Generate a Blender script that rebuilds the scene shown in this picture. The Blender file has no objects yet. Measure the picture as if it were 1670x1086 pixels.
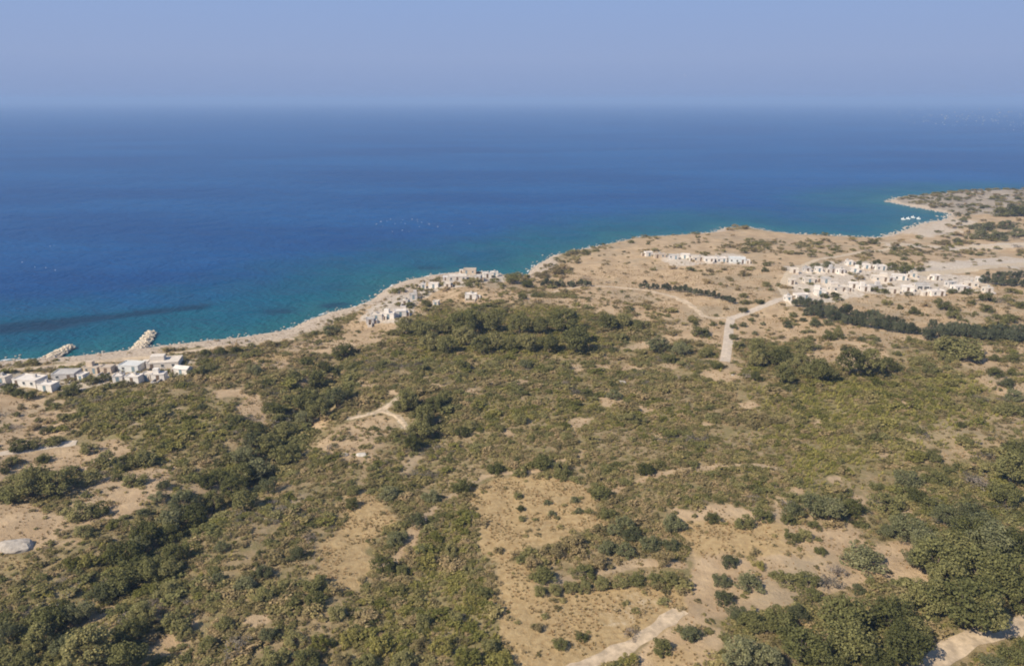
import bpy, math, random
import numpy as np
from mathutils import Vector, Matrix

# ------------------------------------------------------------------ camera, world, sun, exposure
sc = bpy.context.scene
COL = sc.collection
R = math.radians
W_PX, H_PX, F_PX, HORIZON = 1670.0, 1086.0, 1200.0, 163.0
CAM_H = 90.0
PITCH = math.atan((H_PX / 2 - HORIZON) / F_PX)
cam_d = bpy.data.cameras.new('camera')
cam = bpy.data.objects.new('camera', cam_d)
COL.objects.link(cam)
cam.location = (0, 0, CAM_H)
cam.rotation_euler = (R(90) - PITCH, 0, 0)
cam_d.sensor_width = 36.0
cam_d.lens = 36.0 * F_PX / W_PX
cam_d.clip_start = 0.5
cam_d.clip_end = 200000.0
sc.camera = cam

SUN_EL, SUN_AZ = R(42), R(-126)          # azimuth clockwise from +Y (the view direction): the sun stands to the left and behind the camera
EXPOSURE, SKY_STRENGTH = 0.5, 0.10
K_ = SKY_STRENGTH * 2 ** EXPOSURE
HAZE_LOW = (.252 / K_, .334 / K_, .552 / K_, 1)
HAZE_MID = (.300 / K_, .388 / K_, .612 / K_, 1)
HAZE_TOP = (.272 / K_, .402 / K_, .690 / K_, 1)
world = bpy.data.worlds.new('World')
sc.world = world
world.use_nodes = True
wn = world.node_tree
for n in list(wn.nodes):
    wn.nodes.remove(n)
sky = wn.nodes.new('ShaderNodeTexSky')
sky.sky_type = 'NISHITA'
sky.sun_disc = False
sky.sun_elevation = SUN_EL
sky.sun_rotation = SUN_AZ
sky.altitude = 90
sky.air_density = 1.0
sky.dust_density = 0.3
sky.ozone_density = 4.0
bg = wn.nodes.new('ShaderNodeBackground')
bg.inputs['Strength'].default_value = SKY_STRENGTH
wo = wn.nodes.new('ShaderNodeOutputWorld')
# sea haze low in the sky, all round the horizon: lavender at the horizon, clear sky from about 30 degrees up
tc = wn.nodes.new('ShaderNodeTexCoord')
sx = wn.nodes.new('ShaderNodeSeparateXYZ')
wn.links.new(tc.outputs['Generated'], sx.inputs[0])
cr_ = wn.nodes.new('ShaderNodeValToRGB')
cr_.color_ramp.elements[0].position = 0.0
cr_.color_ramp.elements[0].color = HAZE_LOW
cr_.color_ramp.elements[1].position = 0.16
cr_.color_ramp.elements[1].color = HAZE_TOP
e_ = cr_.color_ramp.elements.new(0.05)
e_.color = HAZE_MID
wn.links.new(sx.outputs[2], cr_.inputs[0])
up = wn.nodes.new('ShaderNodeMapRange')
up.interpolation_type = 'SMOOTHSTEP'
up.inputs[1].default_value = 0.12
up.inputs[2].default_value = 0.55
wn.links.new(sx.outputs[2], up.inputs[0])
mxs = wn.nodes.new('ShaderNodeMix')
mxs.data_type = 'RGBA'
wn.links.new(up.outputs[0], mxs.inputs[0])
wn.links.new(cr_.outputs[0], mxs.inputs[6])
wn.links.new(sky.outputs[0], mxs.inputs[7])
wn.links.new(mxs.outputs[2], bg.inputs[0])
wn.links.new(bg.outputs[0], wo.inputs[0])

sun_d = bpy.data.lights.new('sun', 'SUN')
sun_d.energy = 4.3
sun_d.angle = R(0.6)
sun_d.color = (1.0, 0.89, 0.71)
sun = bpy.data.objects.new('sun', sun_d)
COL.objects.link(sun)
sd_ = Vector((math.sin(SUN_AZ) * math.cos(SUN_EL), math.cos(SUN_AZ) * math.cos(SUN_EL), math.sin(SUN_EL)))
sun.rotation_euler = sd_.to_track_quat('Z', 'Y').to_euler()
sun.location = (-60, -20, 160)

sc.view_settings.view_transform = 'Standard'
sc.view_settings.look = 'None'
sc.view_settings.exposure = EXPOSURE
sc.view_settings.gamma = 1.0
sc.view_settings.use_curve_mapping = False
sc.render.engine = 'CYCLES'
sc.cycles.use_denoising = True
sc.cycles.max_bounces = 6
sc.cycles.diffuse_bounces = 2
sc.cycles.volume_bounces = 0
sc.cycles.transmission_bounces = 2
sc.cycles.filter_width = 1.9

rng = np.random.default_rng(7)
random.seed(7)

# ------------------------------------------------------------------ numeric helpers
CP, SP = math.cos(PITCH), math.sin(PITCH)


def rays(px, py):
    u = (np.asarray(px, float) - W_PX / 2) / F_PX
    v = (H_PX / 2 - np.asarray(py, float)) / F_PX
    return np.stack([u, CP + v * SP, -SP + v * CP], -1)     # depth along the optical axis = 1


def project(x, y, z):
    """World point to a pixel of the photograph; used only to look at where a thing is, never to place it."""
    dz = z - CAM_H
    dep = y * CP - dz * SP
    return W_PX / 2 + F_PX * x / dep, H_PX / 2 - F_PX * (y * SP + dz * CP) / dep


def on_plane(px, py, z=0.0):
    d = rays(px, py)
    t = (z - CAM_H) / d[..., 2]
    return d[..., 0] * t, d[..., 1] * t


def smooth(a, b, x):
    t = np.clip((x - a) / (b - a), 0, 1)
    return t * t * (3 - 2 * t)


_perm = np.random.default_rng(3).random((256, 256))


def vnoise(x, y, s, o=3, seed=0):
    out, amp, tot = 0.0, 1.0, 0.0
    x = np.asarray(x, float) / s + 17.3 * (seed + 1)
    y = np.asarray(y, float) / s - 9.1 * (seed + 1)
    for k in range(o):
        xi, yi = np.floor(x).astype(int), np.floor(y).astype(int)
        fx, fy = x - xi, y - yi
        fx, fy = fx * fx * (3 - 2 * fx), fy * fy * (3 - 2 * fy)
        a = _perm[xi & 255, yi & 255]; b = _perm[(xi + 1) & 255, yi & 255]
        c = _perm[xi & 255, (yi + 1) & 255]; d = _perm[(xi + 1) & 255, (yi + 1) & 255]
        out = out + amp * ((a * (1 - fx) + b * fx) * (1 - fy) + (c * (1 - fx) + d * fx) * fy)
        tot += amp; amp *= 0.5; x = x * 2.03 + 5.7; y = y * 2.03 + 3.1
    return out / tot


def seg_dist(x, y, poly, closed=False):
    p = np.asarray(poly, float)
    q = np.roll(p, -1, 0) if closed else p[1:]
    p = p if closed else p[:-1]
    best = np.full(np.shape(x), 1e18)
    for (ax, ay), (bx, by) in zip(p, q):
        dx, dy = bx - ax, by - ay
        L = dx * dx + dy * dy + 1e-9
        t = np.clip(((x - ax) * dx + (y - ay) * dy) / L, 0, 1)
        best = np.minimum(best, (x - ax - t * dx) ** 2 + (y - ay - t * dy) ** 2)
    return np.sqrt(best)


def inside(x, y, poly):
    p = np.asarray(poly, float)
    r = np.zeros(np.shape(x), bool)
    for (ax, ay), (bx, by) in zip(p, np.roll(p, -1, 0)):
        c = (ay > y) != (by > y)
        with np.errstate(divide='ignore', invalid='ignore'):
            r ^= c & (x < (bx - ax) * (y - ay) / (by - ay) + ax)
    return r


# ------------------------------------------------------------------ the coast and the lie of the land
COAST_PX = [(-700, 668), (-350, 625), (-100, 598), (0, 589), (60, 585), (130, 580), (200, 572), (300, 560), (400, 549), (470, 537),
            (505, 520), (540, 509), (575, 501), (603, 490), (628, 471), (655, 459), (700, 450), (750, 444), (800, 444),
            (830, 449), (857, 449), (870, 435), (900, 417), (950, 406), (1000, 396), (1040, 387), (1100, 384),
            (1160, 379), (1182, 371), (1215, 369), (1250, 376), (1300, 382), (1370, 385), (1430, 387), (1460, 381),
            (1500, 365), (1540, 358), (1549, 349), (1520, 343), (1480, 336), (1447, 329), (1460, 323), (1500, 319),
            (1560, 314), (1620, 312), (1670, 313), (1800, 316), (2300, 322)]
COAST = np.stack(on_plane(*np.array(COAST_PX, float).T), -1)
LAND = np.concatenate([COAST, [[3000, COAST[-1][1]], [3000, -2500], [-2500, -2500], [-2500, COAST[0][1] - 60]]])
HEAD = np.stack(on_plane(np.array([1600., 1720.]), np.array([326., 326.])), -1)


def G0(px, py):
    return np.stack(on_plane(np.asarray(px, float), np.asarray(py, float), 6.0), -1)


GULLY = G0([553, 520, 480, 440, 400, 330, 270, 235, 190, 110, 40, -40], [575, 640, 700, 745, 790, 840, 890, 930, 985, 1030, 1075, 1110])


def coast_sd(x, y):
    d = seg_dist(x, y, COAST)
    return np.where(inside(x, y, LAND), d, -d)


def height(x, y, d=None):
    x = np.asarray(x, float); y = np.asarray(y, float)
    if d is None:
        d = coast_sd(x, y)
    z = 1.5 * smooth(0, 7, d) + 15 * (1 - np.exp(-np.maximum(d, 0) / 240))
    far = smooth(420, 560, np.hypot(x, y))
    flat = 1.2 * smooth(0, 10, d) + 4.0 * (1 - np.exp(-np.maximum(d, 0) / 300))
    z = z * (1 - far) + flat * far
    hd = np.exp(-((x - 560) / 170) ** 2 - ((y - 735) / 60) ** 2)
    z = z + 3.5 * hd * smooth(0, 25, d)
    z = z - 3.2 * np.exp(-(seg_dist(x, y, GULLY) / 8) ** 2) * smooth(10, 40, d)
    n = smooth(0, 25, d)
    z = z + n * ((vnoise(x, y, 38, 2, 1) - .5) * 3.8 + (vnoise(x, y, 9, 2, 2) - .5) * .7) + (vnoise(x, y, 3.2, 2, 3) - .5) * .3
    return np.where(d < 0, -0.25 + np.maximum(d * 0.12, -9), z)


def ground(px, py):
    """Point of the land seen at a pixel of the photograph."""
    px = np.atleast_1d(np.asarray(px, float)); py = np.atleast_1d(np.asarray(py, float))
    d = rays(px, py)
    z = np.full(px.shape, 6.0)
    for k in range(14):
        t = (z - CAM_H) / d[:, 2]
        z = 0.5 * z + 0.5 * np.maximum(height(d[:, 0] * t, d[:, 1] * t), 0)
    t = (z - CAM_H) / d[:, 2]
    return np.stack([d[:, 0] * t, d[:, 1] * t, z, t], -1)


def G(pts):
    p = np.array(pts, float)
    return ground(p[:, 0], p[:, 1])[:, :2]


# ------------------------------------------------------------------ land cover (what grows or lies where)
COVER = []       # (channel, strength, softness in m, world polygon)


def patch(ch, s, soft, pts):
    COVER.append((ch, s, soft, G(pts)))


def strip(ch, s, half, pts):
    COVER.append((ch, s, -half, G(pts)))


patch('bare', .95, 6, [(855, 462), (880, 440), (1000, 397), (1180, 374), (1400, 388), (1545, 352), (1760, 345), (1760, 560), (1600, 533), (1500, 562),
                      (1440, 602), (1330, 600), (1300, 560), (1240, 553), (1205, 560), (1190, 600), (1168, 585), (1150, 556), (1080, 540), (1030, 505), (930, 490)])
patch('bare', .8, 3, [(1590, 565), (1760, 558), (1760, 690), (1640, 650), (1600, 615), (1560, 600)])
patch('bare', .85, 4, [(380, 592), (480, 566), (600, 503), (650, 473), (760, 447), (855, 452), (865, 482), (990, 486), (1060, 500), (1090, 535), (1000, 512), (900, 497), (720, 497), (665, 530),
                       (600, 563), (500, 582), (430, 600)])
patch('bare', .9, 1.5, [(1010, 567), (1050, 555), (1110, 542), (1180, 530), (1175, 552), (1110, 556), (1060, 566), (1022, 572)])
patch('bare', .8, 2, [(1150, 600), (1200, 600), (1205, 622), (1160, 622)])
patch('bare', .95, 2, [(-120, 660), (0, 641), (60, 640), (104, 648), (100, 662), (40, 674), (-120, 690)])
patch('bare', .78, 4, [(-120, 690), (0, 674), (110, 668), (125, 700), (100, 725), (210, 722), (205, 740), (150, 765), (70, 772), (-120, 800)])
patch('bare', .9, 1.5, [(70, 745), (95, 738), (128, 742), (150, 764), (110, 770), (66, 768)])
patch('bare', .9, 2.5, [(-80, 832), (0, 822), (60, 822), (112, 846), (112, 882), (70, 902), (-80, 915)])
patch('bare', .9, 1.5, [(345, 636), (400, 632), (406, 645), (430, 644), (438, 680), (444, 697), (428, 692), (402, 686), (388, 666), (400, 650), (352, 649)])
patch('bare', .55, 1.2, [(428, 838), (490, 800), (516, 799), (506, 818), (462, 834)])
patch('bare', .82, 4, [(110, 785), (230, 770), (290, 760), (280, 820), (190, 850), (120, 850)])
patch('bare', .85, 1.2, [(283, 794), (350, 789), (378, 800), (340, 809), (284, 809)])
patch('bare', .68, 2.5, [(500, 740), (560, 690), (620, 672), (665, 690), (620, 720), (605, 750), (540, 748)])
patch('bare', .6, 1.5, [(250, 1040), (300, 1030), (318, 1060), (300, 1090), (250, 1090)])
patch('bare', .6, 1.5, [(110, 1015), (190, 985), (200, 995), (150, 1022), (110, 1030)])
patch('bare', .5, 1.5, [(318, 860), (350, 900), (350, 912), (318, 915)])
patch('bare', .5, 8, [(1520, 680), (1700, 660), (1700, 740), (1600, 770), (1500, 760), (1480, 720)])
patch('bare', .45, 4, [(1300, 830), (1420, 760), (1450, 770), (1420, 850), (1330, 860)])
patch('bare', .95, 2, [(1100, 828), (1180, 830), (1275, 822), (1290, 860), (1340, 862), (1400, 866), (1420, 900), (1470, 880), (1500, 900), (1490, 945), (1400, 952), (1310, 975),
                       (1280, 988), (1200, 992), (1160, 1010), (1190, 1040), (1180, 1100), (1000, 1100), (1090, 1020), (1110, 960), (1120, 890)])
patch('dry', .97, 1.6, [(514, 895), (546, 852), (580, 794), (632, 810), (654, 852), (604, 892), (614, 925), (594, 968), (545, 976), (514, 936)])
patch('dry', .97, 1.6, [(782, 800), (850, 774), (900, 780), (952, 796), (990, 856), (905, 878), (866, 896), (856, 932), (868, 962), (1000, 954), (1112, 950), (1128, 995), (1062, 1042), (1002, 1068),
                        (930, 1105), (836, 1105), (822, 1010), (812, 948), (780, 922), (770, 868)])
patch('dry', .7, 2.5, [(1110, 850), (1270, 850), (1300, 900), (1200, 905), (1120, 930)])
patch('dry', .6, 3, [(1010, 1100), (1100, 1040), (1180, 1040), (1180, 1100)])
patch('dry', .5, 3, [(0, 890), (100, 890), (90, 930), (0, 950), (-50, 940)])
patch('dry', .7, 3, [(380, 592), (420, 575), (470, 572), (500, 580), (440, 592)])
patch('pale', .36, 4, [(1020, 965), (1050, 955), (1062, 990), (1020, 1030), (980, 1040), (1000, 1010)])
patch('pale', .9, 5, [(1285, 435), (1400, 425), (1600, 450), (1600, 475), (1400, 485), (1290, 495)])
patch('pale', .7, 3, [(1070, 415), (1220, 415), (1225, 432), (1100, 436)])
patch('pale', .8, 3, [(585, 525), (640, 485), (760, 447), (820, 447), (830, 460), (700, 480), (665, 525), (600, 530)])
patch('pale', .6, 3, [(-60, 625), (10, 610), (120, 600), (320, 588), (312, 615), (200, 626), (90, 640), (0, 640)])
patch('pale', .6, 6, [(1470, 378), (1550, 357), (1600, 362), (1570, 385), (1500, 392)])
patch('pale', .7, 5, [(1440, 396), (1560, 401), (1700, 396), (1700, 404), (1560, 409), (1440, 402)])
patch('pale', .8, 6, [(1500, 430), (1700, 415), (1700, 437), (1510, 447)])
patch('pale', .35, 3, [(60, 975), (130, 940), (140, 965), (90, 1000), (20, 1010), (0, 990)])
patch('rock', .9, 8, [(1440, 328), (1500, 316), (1600, 310), (1760, 310), (1760, 350), (1560, 352), (1530, 345)])
for p_ in ([(590, 930), (640, 920), (662, 895), (680, 858), (720, 817), (760, 795), (790, 777), (820, 772), (870, 768), (920, 752)],
           [(955, 815), (1000, 801), (1060, 777), (1110, 766), (1200, 758), (1262, 762)],
           [(858, 952), (905, 947), (960, 937), (1040, 917), (1110, 920)]):
    strip('bare', .97, 1.0, p_)
strip('pale', .5, 1.2, [(570, 682), (600, 676), (625, 668), (640, 655), (652, 645)])
strip('pale', .5, 1.0, [(625, 670), (650, 680), (662, 700)])
strip('bare', .5, 1.6, [(600, 750), (590, 790), (575, 840)])
strip('bare', .4, 1.6, [(935, 690), (945, 740), (940, 790)])
strip('bare', .7, 1.3, [(1275, 815), (1272, 850)])
for px_, py_, r_ in ((982, 598, 13), (1025, 601, 10), (935, 598, 14), (852, 622, 8), (995, 655, 15), (1045, 668, 13), (940, 690, 16), (1095, 596, 12), (645, 640, 8), (668, 637, 9), (520, 690, 15), (605, 722, 12), (828, 706, 16), (872, 652, 11),
                     (1300, 800, 9), (1362, 782, 9), (1442, 742, 12), (1480, 660, 10), (1330, 690, 9), (1215, 660, 10), (1160, 690, 9), (770, 640, 10), (800, 625, 9), (715, 628, 8), (590, 625, 12), (455, 595, 14), (500, 625, 10), (238, 650, 10), (290, 665, 8),
                     (215, 690, 9), (345, 735, 11), (365, 742, 9), (450, 860, 10), (400, 880, 9), (545, 845, 9), (665, 840, 9), (480, 1010, 10), (420, 1010, 9), (560, 985, 12), (590, 1030, 10), (640, 1040, 9), (350, 1075, 10), (1240, 740, 10), (1130, 735, 9), (1080, 715, 9),
                     (1590, 760, 12), (1545, 765, 10), (1400, 815, 9), (1475, 835, 10), (1520, 845, 10)):
    patch('bare', .85, .9, [(px_ + r_ * math.cos(q) * (1.2 + .4 * math.sin(3 * q + px_)), py_ + .5 * r_ * math.sin(q)) for q in [i * math.pi / 4 for i in range(8)]])
# colour leanings of the scrub
patch('bare', .75, 2, [(290, 1010), (345, 985), (350, 1000), (310, 1045), (285, 1040)])
patch('bare', .7, 2, [(395, 930), (470, 895), (480, 905), (430, 930), (400, 945)])
patch('bare', .7, 2, [(640, 750), (690, 735), (700, 745), (660, 775)])
patch('yell', .8, 6, [(130, 650), (230, 640), (330, 650), (380, 690), (370, 750), (300, 760), (190, 730), (140, 700)])
patch('yell', .9, 7, [(1270, 620), (1400, 610), (1600, 610), (1600, 660), (1500, 730), (1400, 780), (1300, 790), (1270, 720)])
patch('yell', .75, 6, [(560, 1000), (660, 930), (720, 860), (760, 850), (790, 960), (830, 1000), (800, 1090), (560, 1095)])
patch('yell', .7, 5, [(640, 510), (950, 500), (970, 580), (680, 590)])
patch('yell', .6, 5, [(800, 660), (900, 660), (1100, 650), (1120, 690), (900, 700), (800, 690)])
patch('lush', .8, 4, [(540, 570), (600, 590), (560, 650), (500, 720), (470, 770), (400, 830), (320, 900), (280, 960), (330, 1090), (-50, 1090), (-50, 1010), (150, 960), (200, 890), (260, 810), (380, 740),
                      (440, 660), (500, 600)])
patch('lush', .9, 4, [(1490, 870), (1700, 820), (1700, 1000), (1550, 1040), (1500, 1095), (1180, 1095), (1230, 1000), (1400, 975), (1480, 950)])
patch('lush', .5, 5, [(1280, 790), (1480, 790), (1700, 740), (1700, 830), (1480, 880), (1300, 850)])
patch('lush', .6, 4, [(650, 640), (740, 630), (720, 720), (680, 750), (650, 720)])


for v_, p_ in ((.55, [(1180, 397), (1350, 393), (1560, 396), (1700, 386), (1700, 416), (1560, 419), (1440, 426), (1330, 419), (1200, 413)]), (.4, [(1550, 366), (1700, 356), (1700, 393), (1560, 393)]),
               (.7, [(868, 446), (915, 424), (942, 440), (930, 458), (880, 464)]), (.6, [(985, 486), (1060, 492), (1120, 520), (1110, 545), (1010, 530)]), (.4, [(1290, 500), (1500, 560), (1440, 590), (1330, 585), (1210, 545)]),
               (.35, [(1540, 482), (1700, 480), (1700, 530), (1600, 528)]), (.6, [(815, 455), (870, 452), (980, 470), (960, 492), (840, 480)]), (.35, [(640, 470), (760, 452), (840, 460), (850, 495), (700, 500)]),
               (.5, [(330, 592), (420, 572), (560, 530), (600, 540), (500, 585), (380, 605)]), (.35, [(1600, 570), (1700, 560), (1700, 690), (1620, 640)])):
    patch('veg', v_, 4, p_)


def cover(x, y, d=None):
    if d is None:
        d = coast_sd(x, y)
    out = {k: np.zeros(np.shape(x)) for k in ('bare', 'dry', 'pale', 'rock', 'yell', 'lush', 'shore', 'veg')}
    wob = (vnoise(x, y, 7, 3, 5) - .5)
    for ch, s, soft, poly in COVER:
        m = abs(soft) * 2 + 4
        lo, hi = poly.min(0) - m, poly.max(0) + m
        k = (x > lo[0]) & (x < hi[0]) & (y > lo[1]) & (y < hi[1])
        if not k.any():
            continue
        xx, yy = x[k], y[k]
        if soft < 0:
            v = s * smooth(1.6, .55, seg_dist(xx, yy, poly) / -soft + wob[k] * 1.4)
        else:
            q = seg_dist(xx, yy, poly, True)
            q = np.where(inside(xx, yy, poly), q, -q)
            v = s * smooth(-soft, soft, q + wob[k] * (3.2 * soft + 3.0))
        out[ch][k] = np.maximum(out[ch][k], v)
    fr = smooth(350, 480, np.hypot(x, y))
    out['shore'] = smooth(24 - 14 * fr, 9 - 6 * fr, d + wob * 16)
    return out


# ------------------------------------------------------------------ materials
def mat(name):
    m = bpy.data.materials.new(name)
    m.use_nodes = True
    nt = m.node_tree
    for n in list(nt.nodes):
        nt.nodes.remove(n)
    out = nt.nodes.new('ShaderNodeOutputMaterial')
    return m, nt, out


class N:
    """Small node-building helper."""
    def __init__(self, nt):
        self.nt = nt

    def new(self, t, **kw):
        n = self.nt.nodes.new(t)
        for k, v in kw.items():
            setattr(n, k, v)
        return n

    def put(self, sock, v):
        if isinstance(v, bpy.types.NodeSocket):
            self.nt.links.new(v, sock)
        elif isinstance(v, (tuple, list)) and len(v) == 3 and sock.type == 'RGBA':
            sock.default_value = (*v, 1)
        else:
            sock.default_value = v

    def mix(self, f, a, b, blend='MIX'):
        n = self.new('ShaderNodeMix', data_type='RGBA', blend_type=blend)
        self.put(n.inputs[0], f); self.put(n.inputs[6], a); self.put(n.inputs[7], b)
        return n.outputs[2]

    def math(self, op, a, b=0.0, c=None):
        n = self.new('ShaderNodeMath', operation=op)
        self.put(n.inputs[0], a); self.put(n.inputs[1], b)
        if c is not None:
            self.put(n.inputs[2], c)
        return n.outputs[0]

    def noise(self, scale, detail=4, rough=.6, vec=None):
        n = self.new('ShaderNodeTexNoise')
        n.inputs['Scale'].default_value = scale
        n.inputs['Detail'].default_value = detail
        n.inputs['Roughness'].default_value = rough
        if vec is not None:
            self.put(n.inputs['Vector'], vec)
        return n.outputs[0]

    def ramp(self, f, a, b):
        n = self.new('ShaderNodeMapRange', interpolation_type='SMOOTHSTEP')
        self.put(n.inputs[0], f); self.put(n.inputs[1], a); self.put(n.inputs[2], b)
        return n.outputs[0]

    def attr(self, name):
        n = self.new('ShaderNodeAttribute', attribute_name=name)
        return n


def simple(name, col, rough=.8, vary=.15, scale=3.0, bump=0.0, metallic=0.0):
    m, nt, out = mat(name)
    h = N(nt)
    geo = h.new('ShaderNodeNewGeometry')
    nz = h.noise(scale, 5, .6, geo.outputs['Position'])
    f = h.ramp(nz, .3, .7)
    c = h.mix(f, tuple(v * (1 - vary) for v in col), tuple(min(1, v * (1 + vary)) for v in col))
    p = h.new('ShaderNodeBsdfPrincipled')
    h.put(p.inputs['Base Color'], c)
    p.inputs['Roughness'].default_value = rough
    p.inputs['Metallic'].default_value = metallic
    if bump:
        b = h.new('ShaderNodeBump')
        b.inputs['Strength'].default_value = .6
        b.inputs['Distance'].default_value = bump
        h.put(b.inputs['Height'], nz)
        nt.links.new(b.outputs[0], p.inputs['Normal'])
    nt.links.new(p.outputs[0], out.inputs[0])
    return m


def leaf_mat(name, dark, light, rand=.42):
    m, nt, out = mat(name)
    h = N(nt)
    geo = h.new('ShaderNodeNewGeometry')
    oi = h.new('ShaderNodeObjectInfo')
    c = h.mix(geo.outputs['Random Per Island'], dark, light)
    v = h.math('MULTIPLY_ADD', oi.outputs['Random'], rand * 2, 1 - rand)
    hs = h.new('ShaderNodeHueSaturation')
    h.put(hs.inputs['Value'], v)
    h.put(hs.inputs['Hue'], h.math('MULTIPLY_ADD', oi.outputs['Random'], -.03, .515))
    h.put(hs.inputs['Color'], c)
    d = h.new('ShaderNodeBsdfDiffuse')
    t = h.new('ShaderNodeBsdfTranslucent')
    nt.links.new(hs.outputs[0], d.inputs[0])
    nt.links.new(hs.outputs[0], t.inputs[0])
    mx = h.new('ShaderNodeMixShader')
    mx.inputs[0].default_value = .22
    nt.links.new(d.outputs[0], mx.inputs[1])
    nt.links.new(t.outputs[0], mx.inputs[2])
    nt.links.new(mx.outputs[0], out.inputs[0])
    return m


def ground_mat():
    m, nt, out = mat('land')
    h = N(nt)
    geo = h.new('ShaderNodeNewGeometry')
    P = geo.outputs['Position']
    a, b = h.attr('cover_a'), h.attr('cover_b')
    sa = h.new('ShaderNodeSeparateColor'); nt.links.new(a.outputs['Color'], sa.inputs[0])
    sb = h.new('ShaderNodeSeparateColor'); nt.links.new(b.outputs['Color'], sb.inputs[0])
    n1, n2, n3 = h.noise(.16, 6, .65, P), h.noise(.9, 5, .65, P), h.noise(4.5, 4, .7, P)
    soil = h.mix(h.ramp(n2, .35, .65), (.25, .185, .098), (.34, .255, .145))
    green = h.mix(h.ramp(n3, .35, .65), (.155, .132, .056), (.235, .192, .090))
    base = h.mix(h.ramp(n1, .38, .6), green, soil)
    base = h.mix(h.math('MULTIPLY', h.ramp(h.noise(.5, 5, .7, P), .52, .66), .75), base, (.34, .255, .155))
    sand = h.mix(h.ramp(n1, .35, .68), (.37, .262, .155), (.50, .366, .225))
    sand = h.mix(h.math('MULTIPLY', h.ramp(h.noise(.045, 5, .65, P), .48, .66), .6), sand, (.30, .245, .165))
    sand = h.mix(h.math('MULTIPLY', h.ramp(n3, .45, .75), .5), sand, (.27, .20, .13))
    dry = h.mix(h.ramp(n2, .3, .7), (.325, .222, .106), (.45, .328, .172))
    dry = h.mix(h.math('MULTIPLY', h.ramp(n3, .5, .75), .5), dry, (.24, .17, .085))
    pale = h.mix(h.ramp(n2, .35, .7), (.42, .34, .26), (.62, .55, .46))
    rock = h.mix(h.ramp(n2, .4, .62), (.27, .22, .165), (.46, .385, .30))
    rock = h.mix(h.math('MULTIPLY', h.ramp(n1, .45, .6), .6), rock, (.22, .185, .135))
    shore = h.mix(h.ramp(n2, .35, .65), (.36, .28, .21), (.54, .445, .34))

    def edge(ch):      # ragged borders
        return h.ramp(h.math('ADD', ch, h.math('MULTIPLY', h.math('SUBTRACT', n2, .5), .55)), .25, .75)
    base = h.mix(h.math('MULTIPLY', sb.outputs[2], .8), base, h.mix(h.ramp(n2, .3, .7), (.185, .16, .062), (.27, .225, .105)))
    c = h.mix(edge(sa.outputs[0]), base, sand)
    c = h.mix(edge(sa.outputs[1]), c, dry)
    c = h.mix(edge(sb.outputs[0]), c, rock)
    c = h.mix(edge(sb.outputs[1]), c, shore)
    c = h.mix(edge(sa.outputs[2]), c, pale)
    p = h.new('ShaderNodeBsdfPrincipled')
    p.inputs['Roughness'].default_value = .95
    p.inputs['Specular IOR Level'].default_value = .15
    nt.links.new(c, p.inputs['Base Color'])
    bp = h.new('ShaderNodeBump')
    bp.inputs['Strength'].default_value = .7
    bp.inputs['Distance'].default_value = .5
    h.put(bp.inputs['Height'], h.math('ADD', h.math('MULTIPLY', n3, .4), n2))
    nt.links.new(bp.outputs[0], p.inputs['Normal'])
    nt.links.new(p.outputs[0], out.inputs[0])
    return m


def sea_mat():
    m, nt, out = mat('sea_water')
    h = N(nt)
    geo = h.new('ShaderNodeNewGeometry')
    P = geo.outputs['Position']
    a = h.attr('water')
    s = h.new('ShaderNodeSeparateColor'); nt.links.new(a.outputs['Color'], s.inputs[0])
    mp = h.new('ShaderNodeMapping'); mp.inputs['Scale'].default_value = (.35, 1.0, 1.0); nt.links.new(P, mp.inputs[0])
    big = h.noise(.006, 5, .62, mp.outputs[0])
    deep = h.mix(h.ramp(big, .35, .65), (.002, .048, .172), (.005, .076, .228))
    mid = h.mix(h.ramp(h.noise(.02, 4, .6, P), .35, .65), (.002, .074, .122), (.005, .094, .138))
    c = h.mix(s.outputs[0], deep, mid)
    c = h.mix(s.outputs[1], c, (.022, .125, .128))
    c = h.mix(s.outputs[2], c, (.003, .030, .062))
    p = h.new('ShaderNodeBsdfPrincipled')
    nt.links.new(c, p.inputs['Base Color'])
    p.inputs['Roughness'].default_value = .25
    p.inputs['IOR'].default_value = 1.33
    p.inputs['Specular IOR Level'].default_value = .09
    w = h.math('ADD', h.noise(.35, 5, .6, P), h.math('MULTIPLY', h.noise(.05, 3, .5, P), 2.0))
    bp = h.new('ShaderNodeBump')
    bp.inputs['Strength'].default_value = 1.0
    bp.inputs['Distance'].default_value = 1.8
    h.put(bp.inputs['Height'], w)
    nt.links.new(bp.outputs[0], p.inputs['Normal'])
    nt.links.new(p.outputs[0], out.inputs[0])
    return m


# ------------------------------------------------------------------ mesh helpers
def mesh_from(name, v, f, material=None, smooth_shade=False):
    me = bpy.data.meshes.new(name)
    v = np.asarray(v, np.float32)
    if isinstance(f, np.ndarray):
        n, k = f.shape
        me.vertices.add(len(v)); me.vertices.foreach_set('co', v.ravel())
        me.loops.add(n * k); me.loops.foreach_set('vertex_index', f.ravel().astype(np.int32))
        me.polygons.add(n); me.polygons.foreach_set('loop_start', np.arange(0, n * k, k, dtype=np.int32))
        try:
            me.polygons.foreach_set('loop_total', np.full(n, k, np.int32))
        except Exception:
            pass
        me.update(calc_edges=True)
    else:
        me.from_pydata(v.tolist(), [], f)
    if material:
        me.materials.append(material)
    if smooth_shade:
        me.polygons.foreach_set('use_smooth', np.ones(len(me.polygons), bool))
    return me


def link(name, me, parent=None, loc=(0, 0, 0), **props):
    o = bpy.data.objects.new(name, me)
    COL.objects.link(o)
    o.location = loc
    if parent is not None:
        o.parent = parent
    for k, v in props.items():
        o[k] = v
    return o


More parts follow.
